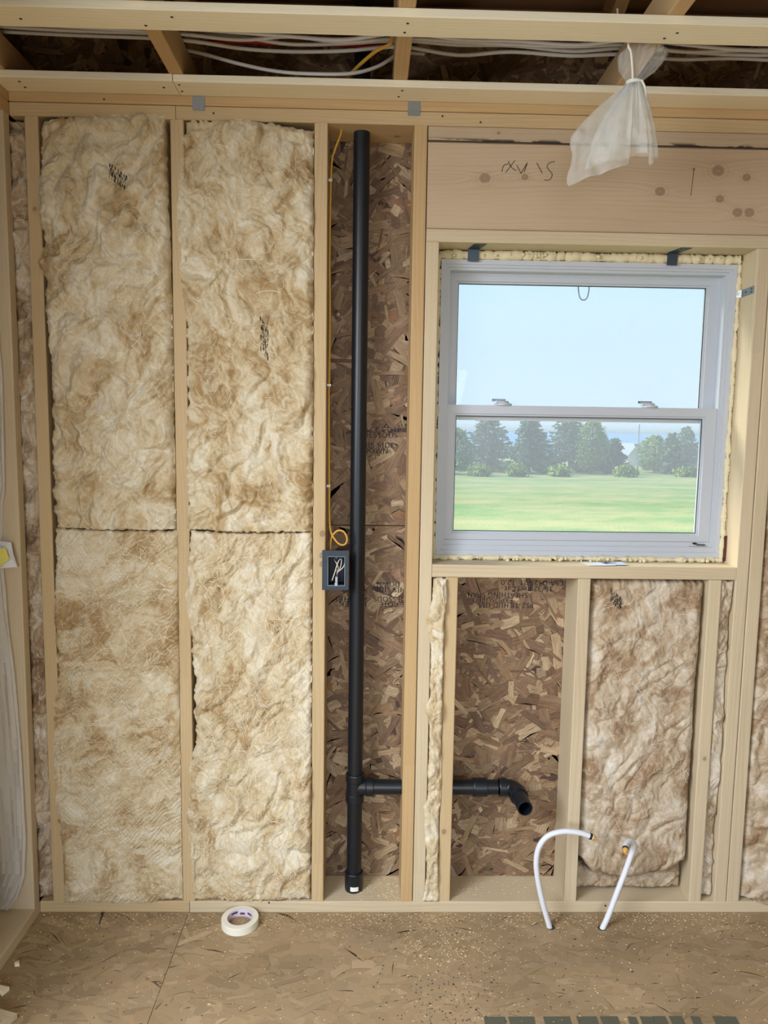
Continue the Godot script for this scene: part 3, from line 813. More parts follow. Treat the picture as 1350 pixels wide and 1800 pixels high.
func batt(called: String, label: String, group: String, o: Dictionary) -> MeshInstance3D:
	var st: float = o.get("step", 0.0027)
	var lt: Array = o.left
	var rt: Array = o.right
	var tp: Array = o.top
	var bt: Array = o.bot
	var ym: float = (tp[0][1] + bt[0][1]) / 2.0
	var nx := int(ceil((at(rt, ym) - at(lt, ym)) / st))
	var ny := int(ceil((tp[0][1] - bt[0][1]) / st))
	var b := MB.new()
	var cav: Array = o.cav
	var P := PackedVector3Array()
	P.resize((nx + 1) * (ny + 1))
	for j in ny + 1:
		var v := float(j) / ny
		for i in nx + 1:
			var u := float(i) / nx
			var y := lerpf(bt[0][1], tp[0][1], v)
			var x := lerpf(at(lt, y), at(rt, y), u)
			var yt := at(tp, x) + 0.004 * nz(x * 60.0, 3.0, o.seed)
			var yb := at(bt, x) + 0.004 * nz(x * 60.0, 9.0, o.seed)
			y = lerpf(yb, yt, v)
			var xl: float = at(lt, y) - o.get("grow", 0.0) + o.rag * nz(y * 22.0, 1.0, o.seed) + o.rag * 0.5 * nz(y * 57.0, 2.0, o.seed) + o.rag * 0.2 * nz(y * 190.0, 4.0, o.seed)
			var xr: float = at(rt, y) + o.rag * 0.5 * nz(y * 40.0, 5.0, o.seed)
			x = lerpf(xl, xr, u)
			var e := minf(minf(x - xl, xr - x), minf((y - yb) * o.get("seam_b", 1.0), (yt - y) * o.get("seam_t", 1.0)) + 0.0)
			var z := batt_z(o, x, y, e)
			if x < cav[0] or x > cav[1] or y < cav[2] or y > cav[3]: z = maxf(z, 0.0022)
			P[j * (nx + 1) + i] = Vector3(x, y, z)
	for j in ny + 1:
		for i in nx + 1:
			var k := j * (nx + 1) + i
			var dx := P[k + (1 if i < nx else 0)] - P[k - (1 if i > 0 else 0)]
			var dy := P[k + (nx + 1 if j < ny else 0)] - P[k - (nx + 1 if j > 0 else 0)]
			b.col = batt_color(o, P[k].x, P[k].y)
			b.vert(P[k], dx.cross(dy).normalized())
	for j in ny:
		for i in nx:
			var k := j * (nx + 1) + i
			b.tri_i(k, k + 1, k + nx + 2); b.tri_i(k, k + nx + 2, k + nx + 1)
	# sides back into the cavity
	var loop := []
	for i in nx + 1: loop.append(i)
	for j in range(1, ny + 1): loop.append(j * (nx + 1) + nx)
	for i in range(nx - 1, -1, -1): loop.append(ny * (nx + 1) + i)
	for j in range(ny - 1, 0, -1): loop.append(j * (nx + 1))
	b.col = o.cream.lerp(o.brown, 0.35)
	for q in loop.size():
		var a: Vector3 = P[loop[q]]
		var d: Vector3 = P[loop[(q + 1) % loop.size()]]
		var zb: float = o.get("back", -0.135)
		var lo := Vector3(cav[0], cav[2], -1)
		var hi := Vector3(cav[1], cav[3], 1)
		var a1 := Vector3(clampf(a.x, lo.x, hi.x), clampf(a.y, lo.y, hi.y), minf(a.z, 0.0020))
		var d1 := Vector3(clampf(d.x, lo.x, hi.x), clampf(d.y, lo.y, hi.y), minf(d.z, 0.0020))
		b.quad(Vector3(a1.x, a1.y, zb), Vector3(d1.x, d1.y, zb), d1, a1)
		if not (a1.is_equal_approx(a) and d1.is_equal_approx(d)): b.quad(a1, d1, d, a)
	var m := obj(called, b, M.batt)
	tag(m, label, "insulation", group)
	# loose fibres lying on the face
	var fb := MB.new()
	var r := RandomNumberGenerator.new()
	r.seed = int(o.seed * 100.0) + 3
	var cnt: int = o.fibres
	for f in cnt:
		var x := r.randf()
		var y := lerpf(bt[0][1] + 0.01, tp[0][1] - 0.012, r.randf())
		var xl := at(lt, y) + 0.008
		var xr := at(rt, y) - 0.008
		x = lerpf(xl, xr, x)
		var big := r.randf() < 0.05
		var a := r.randfn(o.dir, 0.75)
		var bend := r.randfn(0.0, 0.16)
		var L := r.randf_range(0.012, 0.05) * (2.6 if big else 1.0)
		var wd := r.randf_range(0.00022, 0.0005) * (1.6 if big else 1.0)
		var n := 9 if big else 6
		var lf := r.randf_range(0.0004, 0.0022)
		var g := r.randf_range(0.55, 1.0)
		fb.col = o.cream.lerp(o.white, g) if r.randf() < 0.8 else o.brown.lerp(o.cream, g)
		var pr := Vector3.ZERO
		var f0 := fb.v.size()
		for k in n:
			if x < xl or x > xr or y < bt[0][1] + 0.008 or y > tp[0][1] - 0.01: break
			var e := minf(minf(x - xl, xr - x) + 0.008, minf(y - bt[0][1], tp[0][1] - y))
			var p := Vector3(x, y, batt_z(o, x, y, e) + lf * sin(PI * (k + 0.5) / n) + 0.0003)
			var sd := Vector3(-sin(a), cos(a), 0) * wd
			fb.vert(p - sd, Vector3(0, 0, 1)); fb.vert(p + sd, Vector3(0, 0, 1))
			x += cos(a) * L / n; y += sin(a) * L / n
			a += bend
			bend += r.randfn(0.0, 0.12)
		var made := (fb.v.size() - f0) / 2
		for k in made - 1:
			var i := f0 + k * 2
			fb.tri_i(i, i + 2, i + 3); fb.tri_i(i, i + 3, i + 1)
	if fb.v.size() > 8:
		var fo := obj("loose_fibres", fb, M.fibre, m)
		fo.set_meta("kind", "stuff")
	# faint blue-black factory print broken up by the fluff: [x, y, w, h, slant, rows]
	for pr in o.get("print", []):
		var ib := MB.new()
		for k in 150:
			var row := r.randi() % int(pr[5])
			var u := r.randf()
			if sin(u * 40.0 + row * 9.0) < -0.25: continue
			var x: float = pr[0] + u * pr[2]
			var y: float = pr[1] - (row + r.randf_range(-0.18, 0.18)) * pr[3] / pr[5] - u * pr[4]
			var hgt := r.randf_range(0.0025, 0.0065)
			var z := batt_z(o, x, y, 0.1) + 0.0012
			var wd := r.randf_range(0.0004, 0.0010)
			ib.quad(Vector3(x - wd, y - hgt, z), Vector3(x + wd, y - hgt, z), Vector3(x + wd, y + hgt, z), Vector3(x - wd, y + hgt, z))
		obj("factory_print", ib, M.ink, m)
	return m

func flip(a: Array) -> Array:
	var o := a.duplicate()
	o.reverse()
	return o

func batts() -> void:
	var warm := {"cream": lin(220, 201, 164), "white": lin(243, 235, 213), "brown": lin(182, 152, 109)}
	var cool := {"cream": lin(206, 187, 160), "white": lin(234, 227, 214), "brown": lin(166, 138, 108)}
	var grp := "fibreglass batts between the studs"
	# upper batt of the first bay
	batt("insulation_batt", "bulging cream fibreglass batt, upper one of the bay nearest the corner", grp, {
		"left": [[2.375, .041], [2.269, .032], [2.162, .028], [2.038, .034], [1.991, .022], [1.928, .039], [1.833, .037], [1.705, .044], [1.443, .039], [1.234, .041]],
		"right": [[2.398, .374], [2.246, .377], [2.013, .384], [1.775, .386], [1.448, .386], [1.238, .386]],
		"top": [[.371, 2.401], [.301, 2.403], [.238, 2.399], [.159, 2.393], [.096, 2.388], [.049, 2.381]], "bot": [[.386, 1.2225], [.2, 1.2205], [.04, 1.225]],
		"z": 0.020, "amp": 0.032, "round": 0.03, "drop": 0.9, "rag": 0.006, "seed": 1.3, "grow": .012, "cav": [.0200, .3865, 1.2, 2.390], "seam_b": 6.0, "tone": 0.10, "dimple": 0.0, "fibres": 500, "dir": 1.2, "print": [[.218, 2.262, .05, .045, .035, 4]]}.merged(warm))
	batt("insulation_batt", "dimpled tan and white fibreglass batt, lower one of the bay nearest the corner", grp, {
		"left": [[1.206, .034], [.929, .025], [.752, .026], [.68, .012], [.48, .006], [.388, .009], [.286, .014], [.22, .024], [.04, .024]],
		"right": [[1.21, .390], [.9, .389], [.574, .388], [.296, .388], [.04, .388]],
		"top": [[.39, 1.2215], [.2, 1.2195], [.03, 1.224]], "bot": [[.388, .045], [.245, .034], [.139, .036], [.026, .042]],
		"z": 0.006, "amp": 0.018, "round": 0.014, "drop": 0.8, "rag": 0.004, "seed": 4.7, "grow": .006, "cav": [.0200, .3865, .0390, 1.3], "seam_t": 6.0, "tone": -0.02, "dimple": 0.0030, "fibres": 2000, "dir": 0.25}.merged(warm))
	batt("insulation_batt", "smooth folded cream fibreglass batt, upper one beside the black pipe bay", grp, {
		"left": [[2.378, .438], [2.325, .432], [2.248, .421], [2.171, .417], [2.101, .409], [2.047, .419], [1.968, .424], [1.841, .434], [1.614, .437], [1.448, .431], [1.238, .434]],
		"right": [[2.366, .792], [2.103, .7935], [1.784, .7935], [1.453, .7935], [1.241, .793]],
		"top": [[.791, 2.368], [.711, 2.381], [.663, 2.389], [.584, 2.394], [.52, 2.391], [.441, 2.389]], "bot": [[.79, 1.2225], [.6, 1.2205], [.43, 1.224]],
		"z": 0.012, "amp": 0.026, "round": 0.022, "drop": 0.8, "rag": 0.005, "seed": 8.1, "grow": .010, "cav": [.4265, .7928, 1.2, 2.390], "seam_b": 6.0, "tone": 0.02, "dimple": 0.0, "fibres": 500, "dir": -0.9, "print": [[.640, 1.845, .024, .095, .03, 9]]}.merged(warm))
	batt("insulation_batt", "ragged cream fibreglass batt, lower one beside the black pipe bay", grp, {
		"left": [[1.211, .44], [1.107, .425], [1.003, .418], [.915, .431], [.773, .443], [.592, .440], [.445, .423], [.315, .412], [.202, .425], [.05, .431]],
		"right": [[1.215, .792], [.758, .792], [.392, .792], [.052, .791]],
		"top": [[.79, 1.2215], [.6, 1.2195], [.43, 1.223]], "bot": [[.79, .043], [.6, .038], [.43, .042]],
		"z": 0.009, "amp": 0.022, "round": 0.018, "drop": 0.8, "rag": 0.006, "seed": 12.9, "grow": .007, "cav": [.4265, .7928, .0390, 1.3], "seam_t": 6.0, "tone": 0.08, "dimple": 0.0008, "fibres": 2600, "dir": 1.5}.merged(warm))
	batt("insulation_batt", "brown and grey fibreglass batt under the window sill", grp, {
		"left": [[1.075, 1.650], [.8, 1.647], [.569, 1.646], [.19, 1.648], [.10, 1.665]], "right": [[1.066, 2.001], [.776, 1.998], [.382, 1.999], [.19, 1.998], [.11, 1.985]],
		"top": [[2.0, 1.078], [1.8, 1.082], [1.65, 1.080]], "bot": [[1.995, .165], [1.933, .122], [1.804, .104], [1.693, .122], [1.650, .175]],
		"z": -0.012, "amp": 0.015, "round": 0.035, "drop": 0.9, "rag": 0.002, "seed": 17.2, "cav": [1.6420, 2.0050, .0390, 1.0875], "tone": -0.12, "dimple": 0.0, "fibres": 600, "dir": 1.3, "print": [[1.705, 1.052, .035, .04, .03, 4]]}.merged(cool))
	batt("insulation_batt", "small folded offcut of fibreglass on the bottom plate under the sill", grp, {
		"left": [[.14, 1.648], [.04, 1.648]], "right": [[.15, 1.998], [.045, 2.0]],
		"top": [[1.995, .146], [1.93, .110], [1.8, .090], [1.7, .105], [1.65, .142]], "bot": [[1.99, .046], [1.8, .050], [1.65, .045]],
		"z": -0.054, "amp": 0.022, "round": 0.02, "drop": 0.9, "rag": 0.002, "seed": 19.9, "cav": [1.6420, 2.0050, .0390, 1.0875], "tone": -0.10, "dimple": 0.0, "fibres": 120, "dir": 0.3}.merged(cool))
	batt("insulation_batt", "brownish fibreglass batt beyond the last stud by the picture's edge", grp, {
		"left": [[2.38, 2.174], [.04, 2.176]], "right": [[2.38, 2.412], [.04, 2.412]],
		"top": [[2.41, 2.385], [2.17, 2.387]], "bot": [[2.41, .02], [2.3, .018], [2.18, .045]],
		"z": 0.0, "amp": 0.024, "round": 0.022, "drop": 0.9, "rag": 0.003, "seed": 23.1, "cav": [2.1690, 2.4185, .0390, 2.390], "tone": -0.10, "dimple": 0.0, "fibres": 500, "dir": 0.8, "step": 0.0045}.merged(cool))
	# narrow gaps stuffed with torn strips
	var sg := "torn strips stuffed into narrow gaps"
	batt("insulation_strip", "white torn fibreglass strip stuffed between two studs under the sill's end", sg, {
		"left": [[1.079, 1.158], [1.02, 1.156], [.955, 1.143], [.90, 1.150], [.866, 1.156], [.722, 1.157], [.676, 1.144], [.64, 1.152], [.612, 1.158], [.39, 1.157], [.352, 1.144], [.28, 1.150], [.2, 1.157], [.12, 1.157], [.056, 1.150]],
		"right": [[1.079, 1.200], [1.03, 1.204], [.956, 1.196], [.758, 1.196], [.576, 1.196], [.39, 1.199], [.352, 1.195], [.201, 1.195], [.047, 1.199]],
		"top": [[1.2, 1.086], [1.15, 1.086]], "bot": [[1.2, .041], [1.15, .040]], "cav": [1.1560, 1.1960, .0390, 1.0875],
		"z": 0.012, "amp": 0.024, "round": 0.012, "drop": 0.9, "rag": 0.003, "seed": 31.0, "tone": 0.10, "dimple": 0.0, "fibres": 260, "dir": 1.5, "step": 0.0024}.merged(warm))
	strip_batt("crumpled fibreglass strip stuffed in the gap beside the last trimmer stud", sg, 2.0465, 2.0855, .045, 1.084, -0.014, 37.0, 0.10, cool, 2.2)
	strip_batt("brown compressed fibreglass strip stuffed in the corner gap", sg, -0.1250, -0.0200, .042, 2.385, -0.016, 43.0, -0.14, cool, 2.8)

func strip_batt(label: String, group: String, x0: float, x1: float, y0: float, y1: float, z: float, sd: float, tone: float, pal: Dictionary, amp: float) -> void:
	batt("insulation_strip", label, group, {
		"left": [[y1, x0], [y0, x0]], "right": [[y1, x1], [y0, x1]], "top": [[x1, y1], [x0, y1]], "bot": [[x1, y0], [x0, y0]],
		"z": z, "amp": amp * 0.012, "round": 0.008, "drop": 0.9, "rag": 0.0, "seed": sd, "cav": [x0, x1, y0 - 0.004, y1 + 0.002], "tone": tone, "dimple": 0.0, "fibres": 120, "dir": 1.5, "step": 0.0026}.merged(pal))

# ---------------------------------------------------------------- plumbing
func pipes() -> void:
	var X := 0.9275
	var Z := -0.066
	var t := thing("drain_pipe", "tall black plastic drain pipe with a side arm and elbow stub", "pipe")
	var b := MB.new()
	b.lathe(Vector3(X, 0.0, Z), Vector3.UP, [[0.0238, 0.085], [0.0238, 0.352]], 32)
	b.lathe(Vector3(X, 0.0, Z), Vector3.UP, [[0.0238, 0.42], [0.0238, 3.1], [0.0, 3.1]], 32)
	obj("riser", b, M.abs, t)
	b = MB.new()
	b.lathe(Vector3(X, 0.0, Z), Vector3.UP, [[0.0, 0.0385], [0.0285, 0.0385], [0.0295, 0.042], [0.0295, 0.098], [0.0285, 0.100], [0.0238, 0.100]], 32)
	var cap := obj("end_cap", b, M.abs, t)
	b = MB.new()
	for i in 7:  # paper sticker wrapped on the cap
		var a0 := PI / 2 - 0.38 + i * 0.13
		var a1 := a0 + 0.13
		var r := 0.0298
		b.quad(Vector3(X - cos(a0) * r, 0.047, Z + sin(a0) * r), Vector3(X - cos(a1) * r, 0.046, Z + sin(a1) * r), Vector3(X - cos(a1) * r, 0.060, Z + sin(a1) * r), Vector3(X - cos(a0) * r, 0.062, Z + sin(a0) * r))
	obj("sticker", b, mat(232, 232, 228, 0.6), cap)
	# sanitary tee
	b = MB.new()
	b.lathe(Vector3(X, 0.0, Z), Vector3.UP, [[0.0238, 0.338], [0.0285, 0.338], [0.0295, 0.342], [0.0295, 0.364], [0.0265, 0.367], [0.0265, 0.408], [0.0295, 0.411], [0.0295, 0.431], [0.0285, 0.434], [0.0238, 0.434]], 32)
	b.lathe(Vector3(X, 0.388, Z), Vector3.RIGHT, [[0.025, 0.0], [0.0262, 0.034], [0.0295, 0.037], [0.0295, 0.058], [0.0285, 0.060], [0.0238, 0.060]], 32)
	obj("tee_fitting", b, M.abs, t)
	b = MB.new()
	b.lathe(Vector3(X, 0.388, Z), Vector3.RIGHT, [[0.0238, 0.055], [0.0238, 0.46]], 32)
	obj("side_arm", b, M.abs, t)
	b = MB.new()
	b.lathe(Vector3(1.309, 0.388, Z), Vector3.RIGHT, [[0.0238, 0.0], [0.0285, 0.0], [0.0295, 0.002], [0.0295, 0.042], [0.0285, 0.044], [0.0238, 0.044]], 32)
	obj("coupling", b, M.abs, t)
	# elbow out into the room and its open stub
	b = MB.new()
	b.lathe(Vector3(1.392, 0.388, Z), Vector3.RIGHT, [[0.0238, 0.0], [0.0285, 0.0], [0.0295, 0.002], [0.0295, 0.022], [0.0275, 0.025]], 32)
	var arc := []
	for i in 9:
		var a := PI / 2 * i / 8.0
		arc.append(Vector3(1.410 + sin(a) * 0.036, 0.388 - 0.003 * i / 8.0, Z + 0.036 * (1.0 - cos(a))))
	b.tube(arc, 0.0272, 32, false)
	b.lathe(Vector3(1.446, 0.385, Z + 0.030), Vector3(0.06, -0.03, 1).normalized(), [[0.0272, 0.0], [0.0295, 0.004], [0.0295, 0.026], [0.0285, 0.028], [0.0240, 0.028]], 32)
	obj("elbow", b, M.abs, t)
	b = MB.new()
	b.lathe(Vector3(1.447, 0.385, Z + 0.05), Vector3(0.06, -0.03, 1).normalized(), [[0.0238, 0.0], [0.0238, 0.076], [0.0232, 0.077], [0.0203, 0.077], [0.0198, 0.076], [0.0198, -0.05], [0.0, -0.05]], 32)
	obj("stub", b, M.abs, t)
	for q in [Vector3(1.543, 0.0011, .072), Vector3(1.701, 0.0011, .077)]:
		var hb := MB.new()
		hb.lathe(q, Vector3.UP, [[0.0125, -0.012], [0.0125, 0.0], [0.0, 0.0002]], 16)
		obj("drilled_hole", hb, M.pvc_dark, get_node("floor"))
	# two white supply tubes coming up through the floor
	var g := "white supply tubes rising from the floor"
	pex("white supply tube arching over towards the brass plug of the other", g, [Vector3(1.543, -0.03, .072), Vector3(1.539, 0, .072), Vector3(1.516, .076, .072), Vector3(1.498, .151, .072), Vector3(1.489, .216, .073), Vector3(1.496, .268, .075), Vector3(1.522, .305, .078), Vector3(1.568, .320, .080), Vector3(1.618, .317, .083), Vector3(1.656, .305, .086)])
	pex("white supply tube with printed line, bent back so its brass plug faces the room", g, [Vector3(1.690, -0.03, .078), Vector3(1.703, 0, .077), Vector3(1.722, .042, .072), Vector3(1.748, .108, .062), Vector3(1.772, .165, .052), Vector3(1.790, .216, .046), Vector3(1.799, .246, .046), Vector3(1.794, .268, .050), Vector3(1.777, .279, .062), Vector3(1.761, .277, .080), Vector3(1.752, .272, .104)])

func pex(label: String, group: String, pts: Array) -> void:
	var t := thing("supply_tube", label, "pipe", group)
	var b := MB.new()
	var sp := smooth(pts, 8)
	b.tube(sp, 0.0086, 16)
	obj("tube", b, M.white_plastic, t)
	var e: Vector3 = sp[-1]
	var d: Vector3 = (e - sp[-3]).normalized()
	b = MB.new()
	b.lathe(e - d * 0.006, d, [[0.0088, -0.005], [0.0098, -0.005], [0.0098, 0.002], [0.0088, 0.002]], 20)
	obj("crimp_ring", b, M.copper, t)
	b = MB.new()
	b.lathe(e - d * 0.001, d, [[0.0, 0.0], [0.0092, 0.0], [0.0092, 0.004], [0.0062, 0.005], [0.0062, 0.010], [0.0048, 0.012], [0.0, 0.0122]], 16)
	obj("brass_plug", b, M.brass, t)
	b = MB.new()  # a line of tiny printing down the side
	for i in range(sp.size() / 4, sp.size() * 3 / 4):
		var p: Vector3 = sp[i]
		var q: Vector3 = sp[i + 1]
		var side := Vector3(0.75, 0, 0.66)
		for k in 3:
			var a := p.lerp(q, (k + 0.1) / 3.0) + side * 0.0088
			var c := p.lerp(q, (k + 0.6) / 3.0) + side * 0.0088
			var w := Vector3(-0.66, 0, 0.75) * 0.0011
			b.quad(a - w, a + w, c + w, c - w)
	if sp[0].x > 1.6: obj("printed_line", b, M.ink, t)

# ---------------------------------------------------------------- electrics
func electrics() -> void:
	var t := thing("electrical_box", "dark slate device box with a flange, nailed to the stud beside the pipe", "electrical box")
	var b := MB.new()
	b.ring(Rect2(0.8230, 1.0480, 0.0800, 0.1205), Rect2(0.8395, 1.0605, 0.0520, 0.0905), 0.0015, 0.0105)
	obj("flange", b, M.box, t)
	b = MB.new()
	b.ring(Rect2(0.8395, 1.0605, 0.0520, 0.0905), Rect2(0.8410, 1.0620, 0.0490, 0.0875), -0.045, 0.0115)
	obj("rim", b, mat(120, 140, 156, 0.45), t)
	b = MB.new()
	b.ring(Rect2(0.8400, 1.0610, 0.0510, 0.0895), Rect2(0.8412, 1.0622, 0.0486, 0.0871), -0.046, 0.0)
	b.box(Vector3(0.8400, 1.0610, -0.050), Vector3(0.8910, 1.1505, -0.046))
	obj("box_body", b, M.boxin, t)
	b = MB.new()
	b.box(Vector3(0.8625, 1.0625, -0.03), Vector3(0.8690, 1.0870, 0.004))
	b.box(Vector3(0.8610, 1.0615, 0.0), Vector3(0.8695, 1.0705, 0.0118))
	obj("screw_tab", b, mat(170, 180, 186, 0.4), t)
	b = MB.new()
	b.box(Vector3(0.8620, 1.1430, 0.0), Vector3(0.8690, 1.1500, 0.0116))
	obj("screw_tab", b, M.box, t)
	for s in [[[.853, 1.077, .004], [.860, 1.098, .006], [.867, 1.122, .004], [.874, 1.139, .0], [.880, 1.139, -.004], [.879, 1.122, -.006], [.873, 1.106, -.008], [.866, 1.103, -.02]], [[.866, 1.100, .0], [.877, 1.108, .003], [.887, 1.118, .0], [.890, 1.126, -.006]], [[.857, 1.135, -.03], [.864, 1.128, -.012], [.871, 1.112, -.006], [.867, 1.092, -.012]]]:
		var pts := []
		for p in s: pts.append(Vector3(p[0], p[1], p[2]))
		b = MB.new()
		b.tube(smooth(pts, 5), 0.0017, 8)
		obj("wire_end", b, mat(206, 198, 190, 0.45), t)
	b = MB.new()
	for y in [1.155, 1.128]: b.tube(smooth([Vector3(.824, y - .008, .006), Vector3(.8165, y - .008, .006), Vector3(.815, y - .002, .006), Vector3(.8165, y + .004, .005), Vector3(.822, y + .005, .004)], 4), 0.0011, 6)
	obj("nail_clip", b, M.steel, t)
	# yellow cable from the box up to the hole in the plate
	var yc := thing("yellow_cable", "yellow electrical cable stapled up the stud from the box with a loop", "cable")
	b = MB.new()
	b.tube(smooth([Vector3(.869, 2.400, -.05), Vector3(.866, 2.373, -.04), Vector3(.850, 2.327, -.03), Vector3(.841, 2.272, -.028), Vector3(.838, 2.033, -.028), Vector3(.840, 1.85, -.028), Vector3(.8385, 1.622, -.028), Vector3(.840, 1.45, -.028), Vector3(.841, 1.367, -.026), Vector3(.844, 1.237, -.024), Vector3(.860, 1.197, -.020), Vector3(.879, 1.182, -.016), Vector3(.893, 1.187, -.014), Vector3(.896, 1.205, -.014), Vector3(.885, 1.223, -.016), Vector3(.866, 1.224, -.020), Vector3(.850, 1.205, -.026), Vector3(.846, 1.180, -.030), Vector3(.847, 1.148, -.032)], 8), 0.0030, 10)
	obj("sheath", b, M.yellow, yc)
	for y in [2.244, 1.66, 1.36]:
		b = MB.new()
		b.board(Vector3(.8385, y, -.0275), Vector3(0, 1, 0), Vector3(0, 0, 1), Vector3(0.004, 0.0055, 0.0055), 0.001)
		obj("staple", b, M.white_plastic, yc)
	# cables lying over the joists
	var g := "white cables lying across the joists"
	var names := ["white electrical cable across the joists, closest to the room", "white electrical cable across the joists, second from the room", "white electrical cable across the joists, highest in the bundle", "white electrical cable across the joists, against the strand board side"]
	var zs := [[.125, 0.0], [.10, .004], [.078, .010], [.055, .002]]
	for i in 4:
		var pts := []
		for x in [-0.15, 0.128, 0.428, 0.60, 0.735, 0.88, 1.033, 1.19, 1.335, 1.50, 1.642, 1.80, 1.95, 2.10, 2.252, 2.6]:
			var onj := false
			for jx in [0.428, 1.033, 1.642, 2.252]:
				if absf(x - jx) < 0.01: onj = true
			var y: float = 2.5690 + (0.0 if onj else -0.004 - 0.020 * absf(nz(x * 3.0, i * 2.0, 50.0))) + zs[i][1]
			if x < 0.3: y = 2.5700 + 0.05 * (0.3 - x)
			pts.append(Vector3(x, y, zs[i][0] + 0.016 * nz(x * 2.0, i * 3.0, 51.0)))
		b = MB.new()
		b.tube(smooth(pts, 5), 0.0050, 10)
		var o := obj("white_cable", b, M.cable)
		tag(o, names[i], "cable", g)
	b = MB.new()
	b.tube(smooth([Vector3(.36, 2.572, .016), Vector3(.428, 2.5685, .018), Vector3(.50, 2.546, .04), Vector3(.60, 2.512, .066), Vector3(.70, 2.490, .08), Vector3(.80, 2.484, .085), Vector3(.90, 2.490, .080), Vector3(.97, 2.518, .060), Vector3(1.033, 2.5675, .028), Vector3(1.10, 2.572, .02)], 6), 0.0047, 10)
	tag(obj("white_cable", b, M.cable), "white electrical cable sagging low between two joists under the bundle", "cable", g)
	b = MB.new()
	b.tube(smooth([Vector3(.48, 2.582, .03), Vector3(.62, 2.578, .045), Vector3(.75, 2.574, .055), Vector3(.90, 2.580, .04), Vector3(1.0, 2.590, .02)], 6), 0.0052, 10)
	tag(obj("red_cable", b, M.red), "red electrical cable half hidden in the white bundle", "cable")
	b = MB.new()
	b.tube(smooth([Vector3(.869, 2.448, -.05), Vector3(.869, 2.478, -.035), Vector3(.885, 2.500, .02), Vector3(.92, 2.520, .06), Vector3(.965, 2.532, .115), Vector3(.998, 2.536, .140), Vector3(1.006, 2.546, .143), Vector3(1.006, 2.575, .143), Vector3(1.004, 2.62, .14)], 8), 0.0048, 10)
	tag(obj("yellow_cable", b, M.yellow), "yellow cable curving off the middle joist down into the top plate", "cable")
	b = MB.new()
	b.tube(smooth([Vector3(-.05, 2.570, .150), Vector3(.06, 2.562, .158), Vector3(.16, 2.556, .160), Vector3(.26, 2.562, .158), Vector3(.40, 2.5685, .156), Vector3(.46, 2.5685, .156)], 6), 0.0045, 10)
	tag(obj("yellow_cable", b, M.yellow), "yellow cable lying over the joists near the corner", "cable")

